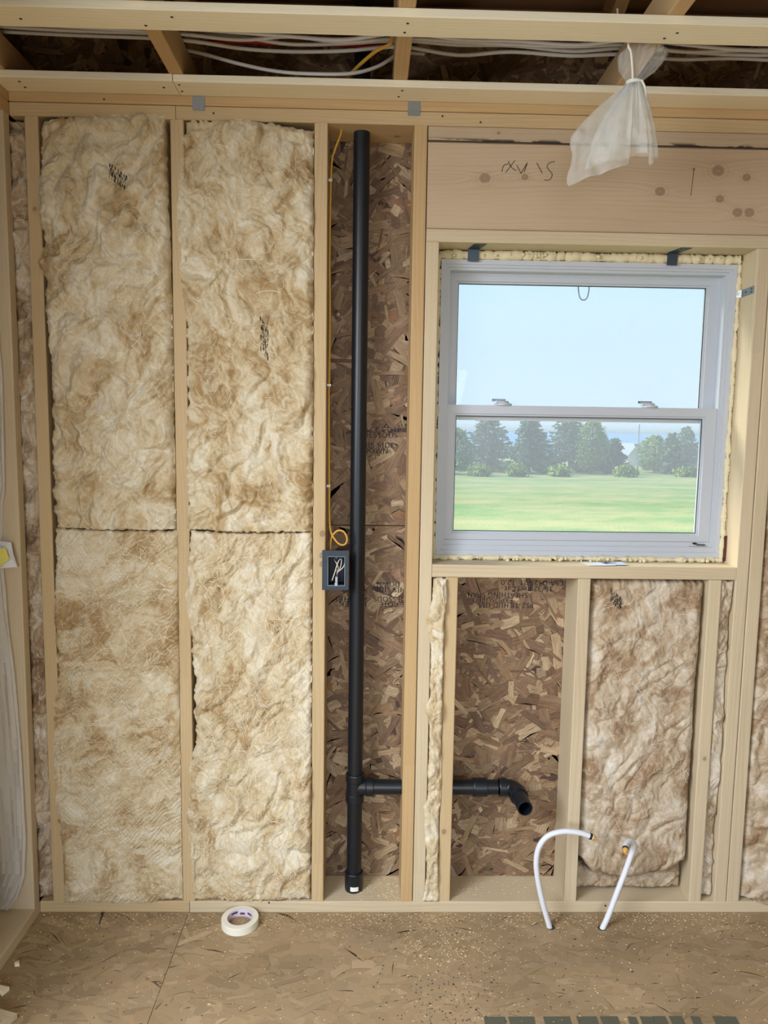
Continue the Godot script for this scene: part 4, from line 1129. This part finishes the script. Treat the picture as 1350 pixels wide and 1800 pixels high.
# ---------------------------------------------------------------- loose and small things
func small_things() -> void:
	var b: MB
	# foam bead round the window
	b = MB.new()
	var loop := [Vector3(1.163, 1.1355, -.088), Vector3(2.080, 1.1355, -.088), Vector3(2.080, 2.058, -.094), Vector3(1.163, 2.058, -.094)]
	for k in 4:
		var p: Vector3 = loop[k]
		var q: Vector3 = loop[(k + 1) % 4]
		var pts := []
		var rad := []
		for i in 241:
			var f := p.lerp(q, i / 240.0)
			var nn := nz(f.x * 30.0 + f.y * 30.0, k * 5.0, 60.0)
			pts.append(f + Vector3(0, 0, 0.004 * nn) + (Vector3(0, 1, 0) if k % 2 == 0 else Vector3(1, 0, 0)) * 0.002 * nz(f.x * 50.0, f.y * 50.0, 61.0))
			var w := 0.0145 if k == 2 else 0.0078
			rad.append(w + 0.0026 * nn + 0.0030 * nz(f.x * 150.0, f.y * 150.0, 62.0))
		b.tube(pts, rad, 10)
	for i in 60:
		var x := R.randf_range(1.165, 2.07)
		var o := Vector3(x, 1.1300 + R.randf() * 0.008, -.076 + R.randf() * 0.006) if i < 40 else Vector3(x, 2.052 + R.randf() * 0.008, -.080 + R.randf() * 0.004)
		var s := R.randf_range(0.003, 0.007)
		b.lathe(o, Vector3(R.randfn(0, .4), 1, .4).normalized(), [[0.0, -s], [s * 0.8, -s * 0.5], [s, 0.0], [s * 0.7, s * 0.6], [0.0, s]], 8)
	tag(obj("spray_foam", b, M.foam), "yellowish spray foam bead filling the gap round the window frame", "foam")
	b = MB.new()
	b.board(Vector3(2.0835, 1.175, -.083), Vector3(0, 0, 1), Vector3(1, 0, 0), Vector3(0.012, 0.0028, 0.040), 0.001)
	tag(obj("shim", b, mat(84, 34, 30, 0.8)), "dark red shim wedged beside the window frame's lower corner", "shim")
	# steel mounting straps that hold the frame to the rough opening
	var sg := "steel straps holding the window frame"
	strap_bracket("dark steel strap over the window's top edge, above the first lock", sg, Vector3(1.2600, 2.0712, -0.012), Vector3(-0.012, 0, -0.062), Vector3(0.0, -0.034, -0.003), Vector3(0.034, 0, 0))
	strap_bracket("dark steel strap over the window's top edge, above the second lock", sg, Vector3(1.8640, 2.0712, -0.010), Vector3(-0.014, 0, -0.064), Vector3(0.0, -0.034, -0.003), Vector3(0.032, 0, 0))
	strap_bracket("bright steel strap with holes on the window's side jamb", sg, Vector3(2.0862, 1.968, -0.008), Vector3(0, 0.0, -0.072), Vector3(-0.016, 0.0, -0.012), Vector3(0, -0.022, 0))
	# galvanised plates bridging the two top plates
	for x in [[0.4515, "small galvanised plate on the top plate above the second stud"], [1.0575, "small galvanised plate on the top plate beside the king stud"]]:
		b = MB.new()
		b.board(Vector3(x[0] + 0.0175, 2.4345, 0.0012), Vector3(1, 0, 0), Vector3(0, 0, 1).cross(Vector3(1, 0, 0)), Vector3(0.0175, 0.0185, 0.0010), 0.002)
		b.tube([Vector3(x[0] + 0.001, 2.434, 0.0018), Vector3(x[0] + 0.034, 2.434, 0.0018)], 0.0012, 8)
		var t := thing("steel_plate", x[1], "metal plate", "galvanised plates on the top plate")
		obj("plate", b, M.steel, t)
		b = MB.new()
		b.lathe(Vector3(x[0] + 0.028, 2.423, 0.0018), Vector3(0, 0, 1), [[0.003, 0.0], [0.003, 0.0010], [0.0, 0.0014]], 10)
		obj("nail_head", b, M.steel, t)
	# masking tape roll on the floor against the plate
	var t := thing("tape_roll", "roll of white masking tape lying on the floor against the bottom plate", "tape")
	var o := Vector3(0.578, 0.0016, 0.0590)
	b = MB.new()
	b.lathe(o, Vector3.UP, [[0.0395, 0.0], [0.0560, 0.0], [0.0568, 0.0010], [0.0568, 0.0230], [0.0560, 0.0240], [0.0395, 0.0240]], 64)
	obj("tape", b, mat(232, 230, 216, 0.6), t)
	b = MB.new()
	b.lathe(o, Vector3.UP, [[0.0395, 0.0243], [0.0388, 0.0245], [0.0382, 0.0240], [0.0382, 0.0], [0.0395, 0.0]], 64)
	var core := obj("core", b, mat(214, 206, 222, 0.55), t)
	b = MB.new()
	for s in [[2.2, 2.75, .012, .019], [2.95, 3.35, .006, .013], [3.6, 4.1, .010, .017]]:
		for i in 6:
			var a0 := lerpf(s[0], s[1], i / 6.0)
			var a1 := lerpf(s[0], s[1], (i + 1) / 6.0)
			b.quad(o + Vector3(cos(a1 + 1.6) * .0379, s[2], sin(a1 + 1.6) * .0379), o + Vector3(cos(a0 + 1.6) * .0379, s[2], sin(a0 + 1.6) * .0379), o + Vector3(cos(a0 + 1.6) * .0379, s[3], sin(a0 + 1.6) * .0379), o + Vector3(cos(a1 + 1.6) * .0379, s[3], sin(a1 + 1.6) * .0379))
	obj("printing", b, mat(96, 62, 84, 0.6), core)
	# nail by the plate
	b = MB.new()
	b.tube([Vector3(0.138, 0.0045, 0.012), Vector3(0.146, 0.0035, 0.060)], 0.0017, 8)
	b.lathe(Vector3(0.138, 0.0045, 0.012), Vector3(-0.16, 0.02, -0.98).normalized(), [[0.0, -0.001], [0.0042, -0.001], [0.0042, 0.0008], [0.0, 0.0008]], 12)
	tag(obj("nail", b, mat(70, 68, 66, 0.45, {"metallic": 0.7})), "loose steel nail lying on the floor near the corner", "nail")
	# leaflet on the window sill
	t = thing("leaflet", "folded paper leaflets lying on the rough window sill", "paper")
	for s in [[[1.621, -.060], [1.634, .0005], [1.715, -.003], [1.735, -.058], 1.1292, M.white_plastic], [[1.668, -.056], [1.690, -.006], [1.757, -.010], [1.750, -.058], 1.1304, mat(190, 206, 232, 0.5)]]:
		b = MB.new()
		var y: float = s[4]
		var lo := []
		for k in 4: lo.append(Vector3(s[k][0], y + 0.0006 * k, s[k][1]))
		b.quad(lo[0], lo[1], lo[2], lo[3])
		var dn := Vector3(0, -0.0008, 0)
		b.quad(lo[3] + dn, lo[2] + dn, lo[1] + dn, lo[0] + dn)
		for k in 4: b.quad(lo[k] + dn, lo[(k + 1) % 4] + dn, lo[(k + 1) % 4], lo[k])
		obj("sheet", b, s[5], t)
	b = MB.new()
	for s in [[1.682, 1.716, -.044, -.038], [1.690, 1.725, -.030, -.026], [1.686, 1.700, -.034, -.022]]:
		b.quad(Vector3(s[0], 1.1330, s[3]), Vector3(s[1], 1.1330, s[3]), Vector3(s[1], 1.1332, s[2]), Vector3(s[0], 1.1332, s[2]))
	obj("print", b, M.ink, t)
	# film hanging at the left, and a scrap with a yellow note
	b = MB.new()
	var rows := [[2.36, -.060 - .028], [2.0, -.094], [1.6, -.086], [1.36, -.090], [1.278, -.106], [1.18, -.110], [1.0, -.098], [.767, -.083], [.5, -.075], [.302, -.070], [.154, -.078], [.09, -.104], [.061, -.118], [.046, -.135]]
	var sheet := []
	for j in 60:
		var y := lerpf(2.36, 0.046, j / 59.0)
		var xe := at(rows, y)
		var rw := []
		for i in 16:
			var u := i / 15.0
			var x := xe - u * 0.085
			var z := 0.046 + 0.010 * nz(x * 16.0, y * 2.0, 70.0) + 0.006 * nz(x * 50.0, y * 5.0, 71.0) + (0.008 * sin(u * 30.0) * exp(-u * 9.0)) + 0.05 * pow(maxf(0.0, 0.2 - y) / 0.2, 2.0) * u
			rw.append(Vector3(x, y, z + 0.004))
		sheet.append(rw)
	for j in 59:
		for i in 15:
			var a: Vector3 = sheet[j][i]
			b.quad(sheet[j + 1][i + 1], sheet[j + 1][i], a, sheet[j][i + 1])
	t = thing("vapour_film", "translucent plastic film hanging over the corner stud of the side wall", "plastic film")
	obj("film", b, M.film, t)
	b = MB.new()
	var edge := []
	for j in 60: edge.append(sheet[j][0] + Vector3(0, 0, 0.001))
	b.tube(edge, 0.0012, 6)
	obj("folded_edge", b, M.film, t)
	letters(t, "printed_text", "NS", 0.016, Vector3(-.128, 1.982, .064), false, 1.0, false, M.ink)
	letters(t, "printed_text", "S", 0.016, Vector3(-.119, 2.045, .064), false, 1.0, false, M.ink)
	t = thing("note_scrap", "yellow sticky note on a torn scrap of white plastic by the corner stud", "paper")
	b = MB.new()
	sheet_poly(b, [Vector3(-.120, 1.196, .060), Vector3(-.120, 1.112, .066), Vector3(-.094, 1.116, .068), Vector3(-.058, 1.119, .064), Vector3(-.066, 1.160, .070), Vector3(-.074, 1.191, .062), Vector3(-.09, 1.192, .058)])
	obj("plastic_scrap", b, mat(224, 226, 230, 0.5), t)
	b = MB.new()
	sheet_poly(b, [Vector3(-.125, 1.165, .0712), Vector3(-.120, 1.118, .0722), Vector3(-.103, 1.121, .0735), Vector3(-.075, 1.143, .0752), Vector3(-.085, 1.178, .0742)])
	obj("note", b, mat(232, 228, 120, 0.8), t)
	bag()
	# blocks and chips of wood, crumbs of sawdust
	var cg := "offcuts lying on the floor"
	chip("long wood offcut lying on the floor in the bottom corner", cg, Vector3(0.018, 0.010, 0.425), Vector3(0.045, 0.008, 0.010), -0.55, M.pale)
	chip("pale wood crumb against the side wall's bottom plate", cg, Vector3(-0.024, 0.0062, 0.236), Vector3(0.006, 0.005, 0.007), 0.4, M.strap)
	chip("chunk of wood beside the side wall's bottom plate", cg, Vector3(-0.018, 0.0070, 0.335), Vector3(0.014, 0.006, 0.009), -0.5, M.strap)
	dust()

func sheet_poly(b: MB, p: Array) -> void:
	var d := Vector3(0, 0, -0.0006)
	for k in range(1, p.size() - 1):
		b.tri(p[0], p[k], p[k + 1])
		b.tri(p[0] + d, p[k + 1] + d, p[k] + d)

func chip(label: String, group: String, o: Vector3, h: Vector3, turn: float, m: Material) -> void:
	var b := MB.new()
	var A := Vector3(0, 1, 0)
	var B := Vector3(0, 0, 1)
	b.board(Vector3.ZERO, A, B, Vector3(h.y, h.z, h.x), 0.002, off())
	for i in b.v.size():
		b.v[i] += Vector3(0.12 * b.v[i].z, 0.0, 0.25 * b.v[i].x * signf(b.v[i].z))
	var c := obj("wood_chip", b, m)
	c.position = o
	c.rotation.y = turn
	tag(c, label, "wood chip", group)

func dust() -> void:
	var b := MB.new()
	b.tri(Vector3(-.5, 0, -.3), Vector3(.1, 0.02, .4), Vector3(.5, 0.0, -.1))
	b.tri(Vector3(-.5, 0, -.3), Vector3(.0, 0.4, .0), Vector3(.1, 0.02, .4))
	b.tri(Vector3(.1, 0.02, .4), Vector3(.0, 0.4, .0), Vector3(.5, 0, -.1))
	b.tri(Vector3(.5, 0, -.1), Vector3(.0, 0.4, .0), Vector3(-.5, 0, -.3))
	var crumb := b.mesh()
	for kind in 2:
		var mm := MultiMesh.new()
		mm.transform_format = MultiMesh.TRANSFORM_3D
		mm.mesh = crumb
		var xf := []
		var n := 5200 if kind == 0 else 700
		for i in n:
			var x: float
			var z: float
			var y := 0.0008
			if kind == 0:
				if i < 1500:
					x = R.randf_range(-0.05, 2.2); z = absf(R.randfn(0.0, 0.05)) + 0.004
				elif i < 2000:
					x = R.randfn(1.20, 0.09); z = R.randfn(0.16, 0.06)
				elif i < 2400:
					x = 1.075 - absf(R.randfn(0.0, 0.07)); z = R.randf_range(-0.13, -0.004); y = 0.0385
					if x < 0.84: x = 0.9
				elif i < 2600:
					x = R.randf_range(1.24, 1.6); z = R.randf_range(-0.135, -0.004); y = 0.0385
				else:
					x = R.randf_range(-0.05, 2.3); z = R.randf_range(0.02, 1.0)
				if y < 0.01 and z < 0.003: z = 0.004
			else:
				if i < 260:
					x = R.randfn(1.18, 0.07); z = R.randfn(0.42, 0.09)
				elif i < 380:
					x = R.randfn(1.3, 0.3); z = R.randf_range(0.05, 0.5)
				else:
					x = R.randf_range(0.0, 2.2); z = R.randf_range(0.01, 0.7)
			z = maxf(z, 0.004) if y < 0.01 else z
			var s := (R.randf_range(0.0014, 0.0050) if kind == 0 else R.randf_range(0.002, 0.0062)) * (1.4 if R.randf() < 0.06 else 1.0)
			xf.append(Transform3D(Basis(Vector3.UP, R.randf() * TAU).scaled(Vector3(s * R.randf_range(0.6, 1.6), s * 0.8, s)), Vector3(x, y, z)))
		mm.instance_count = xf.size()
		for i in xf.size(): mm.set_instance_transform(i, xf[i])
		var mi := MultiMeshInstance3D.new()
		mi.multimesh = mm
		mi.material_override = mat(226, 204, 160, 0.9) if kind == 0 else mat(58, 46, 36, 0.9)
		mi.name = "sawdust" if kind == 0 else "dirt_specks"
		add_child(mi)
		tag(mi, "pale sawdust crumbs scattered on the floor and plates" if kind == 0 else "dark dirt specks scattered on the subfloor", "sawdust" if kind == 0 else "dirt", "", "stuff")

func strap_bracket(label: String, group: String, p: Vector3, along: Vector3, down: Vector3, wide: Vector3) -> void:
	var t := thing("mounting_strap", label, "bracket", group)
	var b := MB.new()
	var th := wide.cross(along).normalized() * 0.0009
	var a0 := p
	var a1 := p + along
	var a2 := a1 + down
	for s in [[a0, a1], [a1, a2]]:
		var x: Vector3 = s[0]
		var y: Vector3 = s[1]
		b.quad(x + th, y + th, y + wide + th, x + wide + th)
		b.quad(x + wide - th, y + wide - th, y - th, x - th)
		b.quad(x - th, y - th, y + th, x + th)
		b.quad(x + wide + th, y + wide + th, y + wide - th, x + wide - th)
	b.quad(a0 - th, a0 + th, a0 + wide + th, a0 + wide - th)
	obj("strap", b, M.steel if p.x > 2.0 else M.dark_steel, t)
	var nn := wide.cross(along).normalized()
	var face := nn if nn.dot(Vector3(0.5, -0.4, 1.0) - Vector3(p.x, p.y, 0) * 0.0) > 0 else nn
	var inward := Vector3(0, -1, 0) if absf(nn.y) > 0.5 else Vector3(-1, 0, 0)
	for f in [[0.18, 0.3], [0.2, 0.72], [0.62, 0.5]]:
		b = MB.new()
		b.lathe(p + along * f[0] + wide * f[1] + inward * 0.0010, inward, [[0.0030, 0.0], [0.0030, 0.0006], [0.0, 0.0007]], 12)
		obj("screw_hole", b, M.pvc_dark, t)

func bag() -> void:
	var t := thing("plastic_bag", "translucent white plastic bag tied round a fitting and hanging from the ceiling", "bag")
	var neck := Vector3(1.604, 2.393, 0.285)
	var hems := [
		[[1.450, 2.262, .300], [1.446, 2.200, .318], [1.436, 2.130, .334], [1.475, 2.142, .352], [1.520, 2.155, .362], [1.574, 2.174, .366], [1.580, 2.207, .350], [1.598, 2.210, .340], [1.618, 2.206, .352], [1.630, 2.176, .360], [1.645, 2.190, .345], [1.657, 2.206, .320], [1.650, 2.225, .270], [1.625, 2.236, .235], [1.575, 2.230, .218], [1.520, 2.226, .222], [1.475, 2.214, .248], [1.455, 2.235, .276]],
		[[1.500, 2.235, .300], [1.488, 2.190, .312], [1.480, 2.172, .325], [1.520, 2.186, .334], [1.545, 2.196, .338], [1.560, 2.235, .330], [1.585, 2.232, .322], [1.612, 2.240, .318], [1.620, 2.26, .300], [1.600, 2.25, .262], [1.55, 2.24, .250], [1.51, 2.236, .268]]]
	for h in hems.size():
		var b := MB.new()
		var H: Array = hems[h]
		var na := 96
		var ns := 26
		var pts := []
		for k in na:
			var f := float(k) / na * H.size()
			var i := int(f)
			var q := []
			for d in [-1, 0, 1, 2]:
				var p: Array = H[posmod(i + d, H.size())]
				q.append(Vector3(p[0], p[1], p[2]))
			var hem: Vector3 = q[1].cubic_interpolate(q[2], q[0], q[3], f - i) * 0.08 + q[1].lerp(q[2], f - i) * 0.92
			var a := atan2(hem.z - neck.z, hem.x - neck.x)
			var rim := neck + Vector3(cos(a), 0, sin(a)) * (0.015 + 0.003 * sin(k * 1.7))
			var col := []
			for s in ns + 1:
				var u := float(s) / ns
				var p := rim.lerp(hem, pow(u, 0.92))
				var outw := (hem - neck) * Vector3(1, 0, 1)
				p += outw.normalized() * (0.010 * sin(PI * u) + 0.006 * u * sin(k * 0.9 + h) * (1.0 - 0.5 * u)) + Vector3(0, 0, 0.008 * u * nz(p.x * 30.0, p.y * 22.0, 80.0 + h))
				col.append(p)
			pts.append(col)
		grid(b, pts, true)
		obj("skirt", b, M.bag, t)
	# gathered top, a crinkled bulb
	var b2 := MB.new()
	var prof := [[0.015, 0.0, 0.0], [0.020, 0.006, 0.001], [0.030, 0.018, 0.004], [0.044, 0.034, 0.009], [0.053, 0.050, 0.014], [0.056, 0.064, 0.016], [0.050, 0.074, 0.017], [0.036, 0.079, 0.017], [0.016, 0.081, 0.017], [0.001, 0.081, 0.017]]
	var ring := []
	for k in 60:
		var a := TAU * k / 60
		var col := []
		for p in prof:
			var cr: float = 1.0 + 0.10 * sin(k * 1.9 + p[1] * 60.0) * (1.0 if p[0] > 0.01 else 0.0) + 0.12 * nz(cos(a) * 3.0, sin(a) * 3.0 + p[1] * 40.0, 83.0)
			col.append(neck + Vector3(p[2] + cos(a) * p[0] * cr, p[1], sin(a) * p[0] * cr * 0.85))
		ring.append(col)
	grid(b2, ring, true)
	obj("gathered_top", b2, M.bag_top, t)
	b2 = MB.new()
	var tie := []
	for k in 25:
		var a := TAU * k / 12.0
		tie.append(neck + Vector3(cos(a) * 0.0185, -0.002 + 0.004 * k / 24.0 + 0.003 * sin(a * 0.5), sin(a) * 0.0185))
	b2.tube(tie, 0.0030, 8)
	b2.tube(smooth([neck + Vector3(.012, 0, .017), neck + Vector3(.020, -.02, .022), neck + Vector3(.024, -.042, .022), neck + Vector3(.034, -.066, .020)], 6), 0.0028, 8)
	b2.tube(smooth([neck + Vector3(-.010, .002, .018), neck + Vector3(-.018, .024, .034), neck + Vector3(-.028, .050, .048), neck + Vector3(-.034, .058, .050), neck + Vector3(-.036, .076, .044), neck + Vector3(-.046, .10, .020), neck + Vector3(-.05, .17, .0)], 6), 0.0030, 8)
	obj("tie_cord", b2, mat(226, 228, 222, 0.5), t)

func grid(b: MB, cols: Array, closed: bool) -> void:
	var n := cols.size()
	var m: int = cols[0].size()
	var f := b.v.size()
	for k in n:
		for s in m:
			var du: Vector3 = cols[(k + 1) % n][s] - cols[posmod(k - 1, n)][s]
			var dv: Vector3 = cols[k][mini(s + 1, m - 1)] - cols[k][maxi(s - 1, 0)]
			b.vert(cols[k][s], dv.cross(du).normalized())
	for k in (n if closed else n - 1):
		for s in m - 1:
			var a := f + k * m + s
			var c := f + ((k + 1) % n) * m + s
			b.tri_i(a, a + 1, c + 1); b.tri_i(a, c + 1, c)

# ---------------------------------------------------------------- outdoors
const GY := -1.45
var planted := 0
func outdoors() -> void:
	var b := MB.new()
	var W := 240
	var D := 150
	var cols := []
	for i in W + 1:
		var c := []
		for j in D + 1:
			var z := -1.0 - 79.0 * pow(float(j) / D, 1.35)
			var x := lerpf(-45.0, 75.0, float(i) / W)
			c.append(Vector3(x, GY + 0.12 * nz(x * 0.05, z * 0.07, 90.0) * smoothstep(-2.0, -12.0, z), z))
		cols.append(c)
	for i in W + 1:
		for j in D + 1:
			var p: Vector3 = cols[i][j]
			var t := 0.5 + 0.55 * nz(p.x * 0.10 + p.z * 0.05, p.z * 0.35, 91.0) + 0.45 * nz(p.x * 0.45, p.z * 1.0, 92.0) + 0.35 * nz(p.x * 1.6, p.z * 2.2, 93.0)
			b.col = lin(140, 172, 128).lerp(lin(190, 188, 150), clampf(t, 0, 1))
			b.vert(p, Vector3.UP)
	for i in W:
		for j in D:
			var a := i * (D + 1) + j
			b.tri_i(a, a + D + 1, a + D + 2); b.tri_i(a, a + D + 2, a + 1)
	var nt := NoiseTexture2D.new()
	var nn := FastNoiseLite.new()
	nn.frequency = 0.06
	nn.fractal_octaves = 4
	nn.seed = 3
	nt.noise = nn
	nt.width = 512
	nt.height = 512
	nt.seamless = true
	var ramp := Gradient.new()
	ramp.set_color(0, Color(0.70, 0.72, 0.62))
	ramp.set_color(1, Color(1, 1, 1))
	nt.color_ramp = ramp
	var lawn := obj("lawn", b, mat(255, 255, 255, 0.95, {"vertex_color_use_as_albedo": true, "albedo_texture": nt, "uv1_triplanar": true, "uv1_world_triplanar": true, "uv1_scale": Vector3(0.25, 0.25, 0.9), "metallic_specular": 0.1}))
	tag(lawn, "mown green lawn with straw coloured streaks outside the window", "lawn", "", "structure")
	b = MB.new()
	b.quad(Vector3(-4000, -8.0, -90), Vector3(4000, -8.0, -90), Vector3(4000, -8.0, -5500), Vector3(-4000, -8.0, -5500))
	tag(obj("sea", b, mat(92, 132, 176, 0.5)), "hazy blue water beyond the trees", "water", "", "structure")
	b = MB.new()
	b.quad(Vector3(-120, GY - .01, -78), Vector3(150, GY - .01, -78), Vector3(150, -8.1, -100), Vector3(-120, -8.1, -100))
	b.quad(Vector3(-60, GY - .4, 0.5), Vector3(90, GY - .4, 0.5), Vector3(90, GY - .4, -78.5), Vector3(-60, GY - .4, -78.5))
	tag(obj("field", b, mat(120, 160, 100, 0.95)), "grassy bank sloping to the water behind the trees", "field", "", "structure")
	# sea mist hanging over the far end of the lawn
	var mist := FogVolume.new()
	mist.name = "sea_mist"
	mist.shape = RenderingServer.FOG_VOLUME_SHAPE_BOX
	mist.size = Vector3(150, 14, 34)
	mist.position = Vector3(16, 4.5, -44)
	var fm := FogMaterial.new()
	fm.density = 0.017
	fm.albedo = Color(0.96, 0.98, 1.0)
	mist.material = fm
	add_child(mist)
	tag(mist, "thin sea mist over the far lawn and trees", "mist", "", "stuff")
	# trees and shrubs along the far edge of the lawn
	var tg := "trees at the far edge of the lawn"
	tree("broadleaf_tree", "pale green leafy tree at the window's first edge", tg, Vector3(6.9, GY, -50), 2.9, 1.5, lin(128, 164, 116), false)
	tree("spruce_tree", "broad blue green spruce, first in the row outside", tg, Vector3(9.5, GY, -51), 3.9, 1.75, lin(92, 132, 120), true)
	tree("spruce_tree", "blue green spruce, second in the row outside", tg, Vector3(12.75, GY, -52), 3.9, 1.5, lin(94, 134, 122), true)
	tree("spruce_tree", "tallest full spruce in the middle of the row outside", tg, Vector3(15.35, GY, -51), 3.95, 1.75, lin(96, 138, 118), true)
	tree("broadleaf_tree", "light green leafy tree next to the tallest spruce", tg, Vector3(17.1, GY, -51.5), 3.5, 1.05, lin(122, 160, 104), false)
	tree("spruce_tree", "small pale spruce right of the row's middle", tg, Vector3(18.25, GY, -53), 2.6, 0.7, lin(112, 152, 118), true)
	tree("spruce_tree", "small dark spruce beside the shed", tg, Vector3(19.25, GY, -53), 2.35, 0.75, lin(74, 112, 112), true)
	tree("broadleaf_tree", "round bright green tree in front of the shed", tg, Vector3(21.5, GY, -51), 2.4, 1.1, lin(134, 172, 96), false)
	tree("spruce_tree", "spiky spruce past the shed, nearer of two", tg, Vector3(23.5, GY, -53), 2.75, 0.75, lin(104, 146, 116), true)
	tree("spruce_tree", "tall spiky spruce past the shed at the window's last edge", tg, Vector3(24.6, GY, -53), 3.0, 1.0, lin(108, 150, 116), true)
	tree("broadleaf_tree", "leafy tree closing the row beyond the last spruce", tg, Vector3(26.6, GY, -52), 2.6, 1.3, lin(122, 160, 104), false)
	var sgp := "low shrubs at the foot of the trees"
	var si := ["low yellow green shrub at the foot of the first spruce", "low shrub between the first two spruces", "low shrub in front of the tallest spruce", "low shrub under the small spruces", "low yellow green shrub under the last spruces", "low shrub at the foot of the row's end"]
	var sx := [8.6, 11.2, 14.2, 18.6, 22.9, 26.2]
	for i in 6: tree("shrub", si[i], sgp, Vector3(sx[i], GY, -48.5 - 0.3 * (i % 3)), 0.75 + 0.12 * (i % 2), 1.0, lin(148, 182, 104), false)
	# a shed with a pole
	var h := thing("shed", "small pale gabled shed half hidden by the trees", "building")
	b = MB.new()
	b.box(Vector3(23.4, GY - .1, -68), Vector3(28.4, -0.5, -62))
	b.tri(Vector3(23.4, -0.5, -62), Vector3(24.9, -0.5, -62), Vector3(24.15, 0.45, -62))
	obj("walls", b, mat(206, 208, 210, 0.8), h)
	b = MB.new()
	b.quad(Vector3(23.2, -0.62, -61.7), Vector3(24.15, 0.56, -61.7), Vector3(24.15, 0.56, -68.2), Vector3(23.2, -0.62, -68.2))
	b.quad(Vector3(24.15, 0.56, -61.7), Vector3(28.6, 0.50, -61.7), Vector3(28.6, 0.56, -68.2), Vector3(24.15, 0.56, -68.2))
	b.box(Vector3(24.15, -0.52, -61.9), Vector3(28.5, 0.52, -61.8))
	obj("roof", b, mat(130, 146, 164, 0.8), h)
	b = MB.new()
	b.tube([Vector3(24.1, -1.4, -61.5), Vector3(24.1, 2.2, -61.5)], 0.05, 8)
	b.box(Vector3(23.75, 0.35, -61.55), Vector3(24.05, 0.55, -61.45))
	tag(obj("pole", b, mat(110, 120, 132, 0.7)), "thin grey pole standing beside the shed", "pole")

func tree(called: String, label: String, group: String, p: Vector3, h: float, w: float, col: Color, spruce: bool) -> void:
	var t := thing(called, label, "tree" if called != "shrub" else "shrub", group)
	if called != "shrub":
		w *= 1.5 if spruce else 1.3
		h *= 1.10
	planted += 1
	var away := 1.055 if planted % 2 == 0 else 0.985
	if called == "shrub": away = 0.97
	p = Vector3(0.955 + (p.x - 0.955) * away, p.y, 2.23 + (p.z - 2.23) * away)
	h *= away
	w *= away
	t.position = p
	var r := RandomNumberGenerator.new()
	r.seed = int(p.x * 1000.0) + int(h * 77.0)
	var b := MB.new()
	if called != "shrub":
		b.tube([Vector3(0, -0.1, 0), Vector3(0.03, h * 0.5, 0), Vector3(0, h * 0.96, 0)], [0.09, 0.06, 0.015], 7)
		obj("trunk", b, mat(112, 98, 86, 0.9), t)
	b = MB.new()
	var put := func(q: Vector3, d: Vector3, s: float, c: Color):
		var side := d.cross(Vector3(r.randfn(0, 1), r.randfn(0, 1), r.randfn(0, 1))).normalized() * s * 0.42
		b.col = c
		var nrm := (q * Vector3(1, 0.3, 1) + Vector3(r.randfn(0, .15), 0.5 + r.randfn(0, .15), r.randfn(0, .15))).normalized()
		var i := b.vert(q - side * 0.6, nrm)
		b.vert(q + side * 0.6, nrm); b.vert(q + d * s + side * 0.4, nrm); b.vert(q + d * s - side * 0.4, nrm)
		b.tri_i(i, i + 1, i + 2); b.tri_i(i, i + 2, i + 3)
	if spruce:
		var n := int(64 + h * 16)
		for k in n:
			var f := (k + 0.5) / n
			var y := h * (0.05 + 0.93 * f)
			var len_ := w * pow(1.0 - f, 0.72) * r.randf_range(0.72, 1.12) + 0.06
			var a := k * 2.399 + r.randfn(0, 0.3)
			var out := Vector3(cos(a), 0, sin(a))
			var m := int(9 + len_ * 22.0)
			for q in m:
				var u := r.randf_range(0.08, 1.0)
				var pos := out * len_ * u + Vector3(0, y - 0.30 * len_ * u + 0.24 * len_ * u * u, 0)
				var d := (out * 0.8 + Vector3(r.randfn(0, .5), r.randfn(-0.15, .35), r.randfn(0, .5))).normalized()
				var g := r.randf_range(0.84, 1.14)
				put.call(pos, d, r.randf_range(0.14, 0.30), Color(col.r * g, col.g * g, col.b * g))
	else:
		var n := int(900.0 * w * sqrt(h))
		for k in n:
			var a := r.randf() * TAU
			var v := r.randf()
			var y := h * (0.10 + 0.9 * v)
			var rr := w * sqrt(maxf(0.02, sin(PI * clampf(v * 0.86 + 0.12, 0, 1)))) * (0.78 + 0.28 * nz(cos(a) * 2.0 + p.x, sin(a) * 2.0 + v * 5.0, 95.0)) * sqrt(r.randf_range(0.25, 1.0))
			var d := Vector3(r.randfn(0, 1), r.randfn(0.2, 1), r.randfn(0, 1)).normalized()
			var g := r.randf_range(0.85, 1.14)
			put.call(Vector3(cos(a) * rr, y - 0.1, sin(a) * rr), d, r.randf_range(0.10, 0.24), Color(col.r * g, col.g * g, col.b * g))
	obj("foliage", b, mat(255, 255, 255, 0.9, {"vertex_color_use_as_albedo": true, "cull_mode": BaseMaterial3D.CULL_DISABLED, "backlight_enabled": true, "backlight": Color(0.6, 0.65, 0.5), "metallic_specular": 0.1}), t)
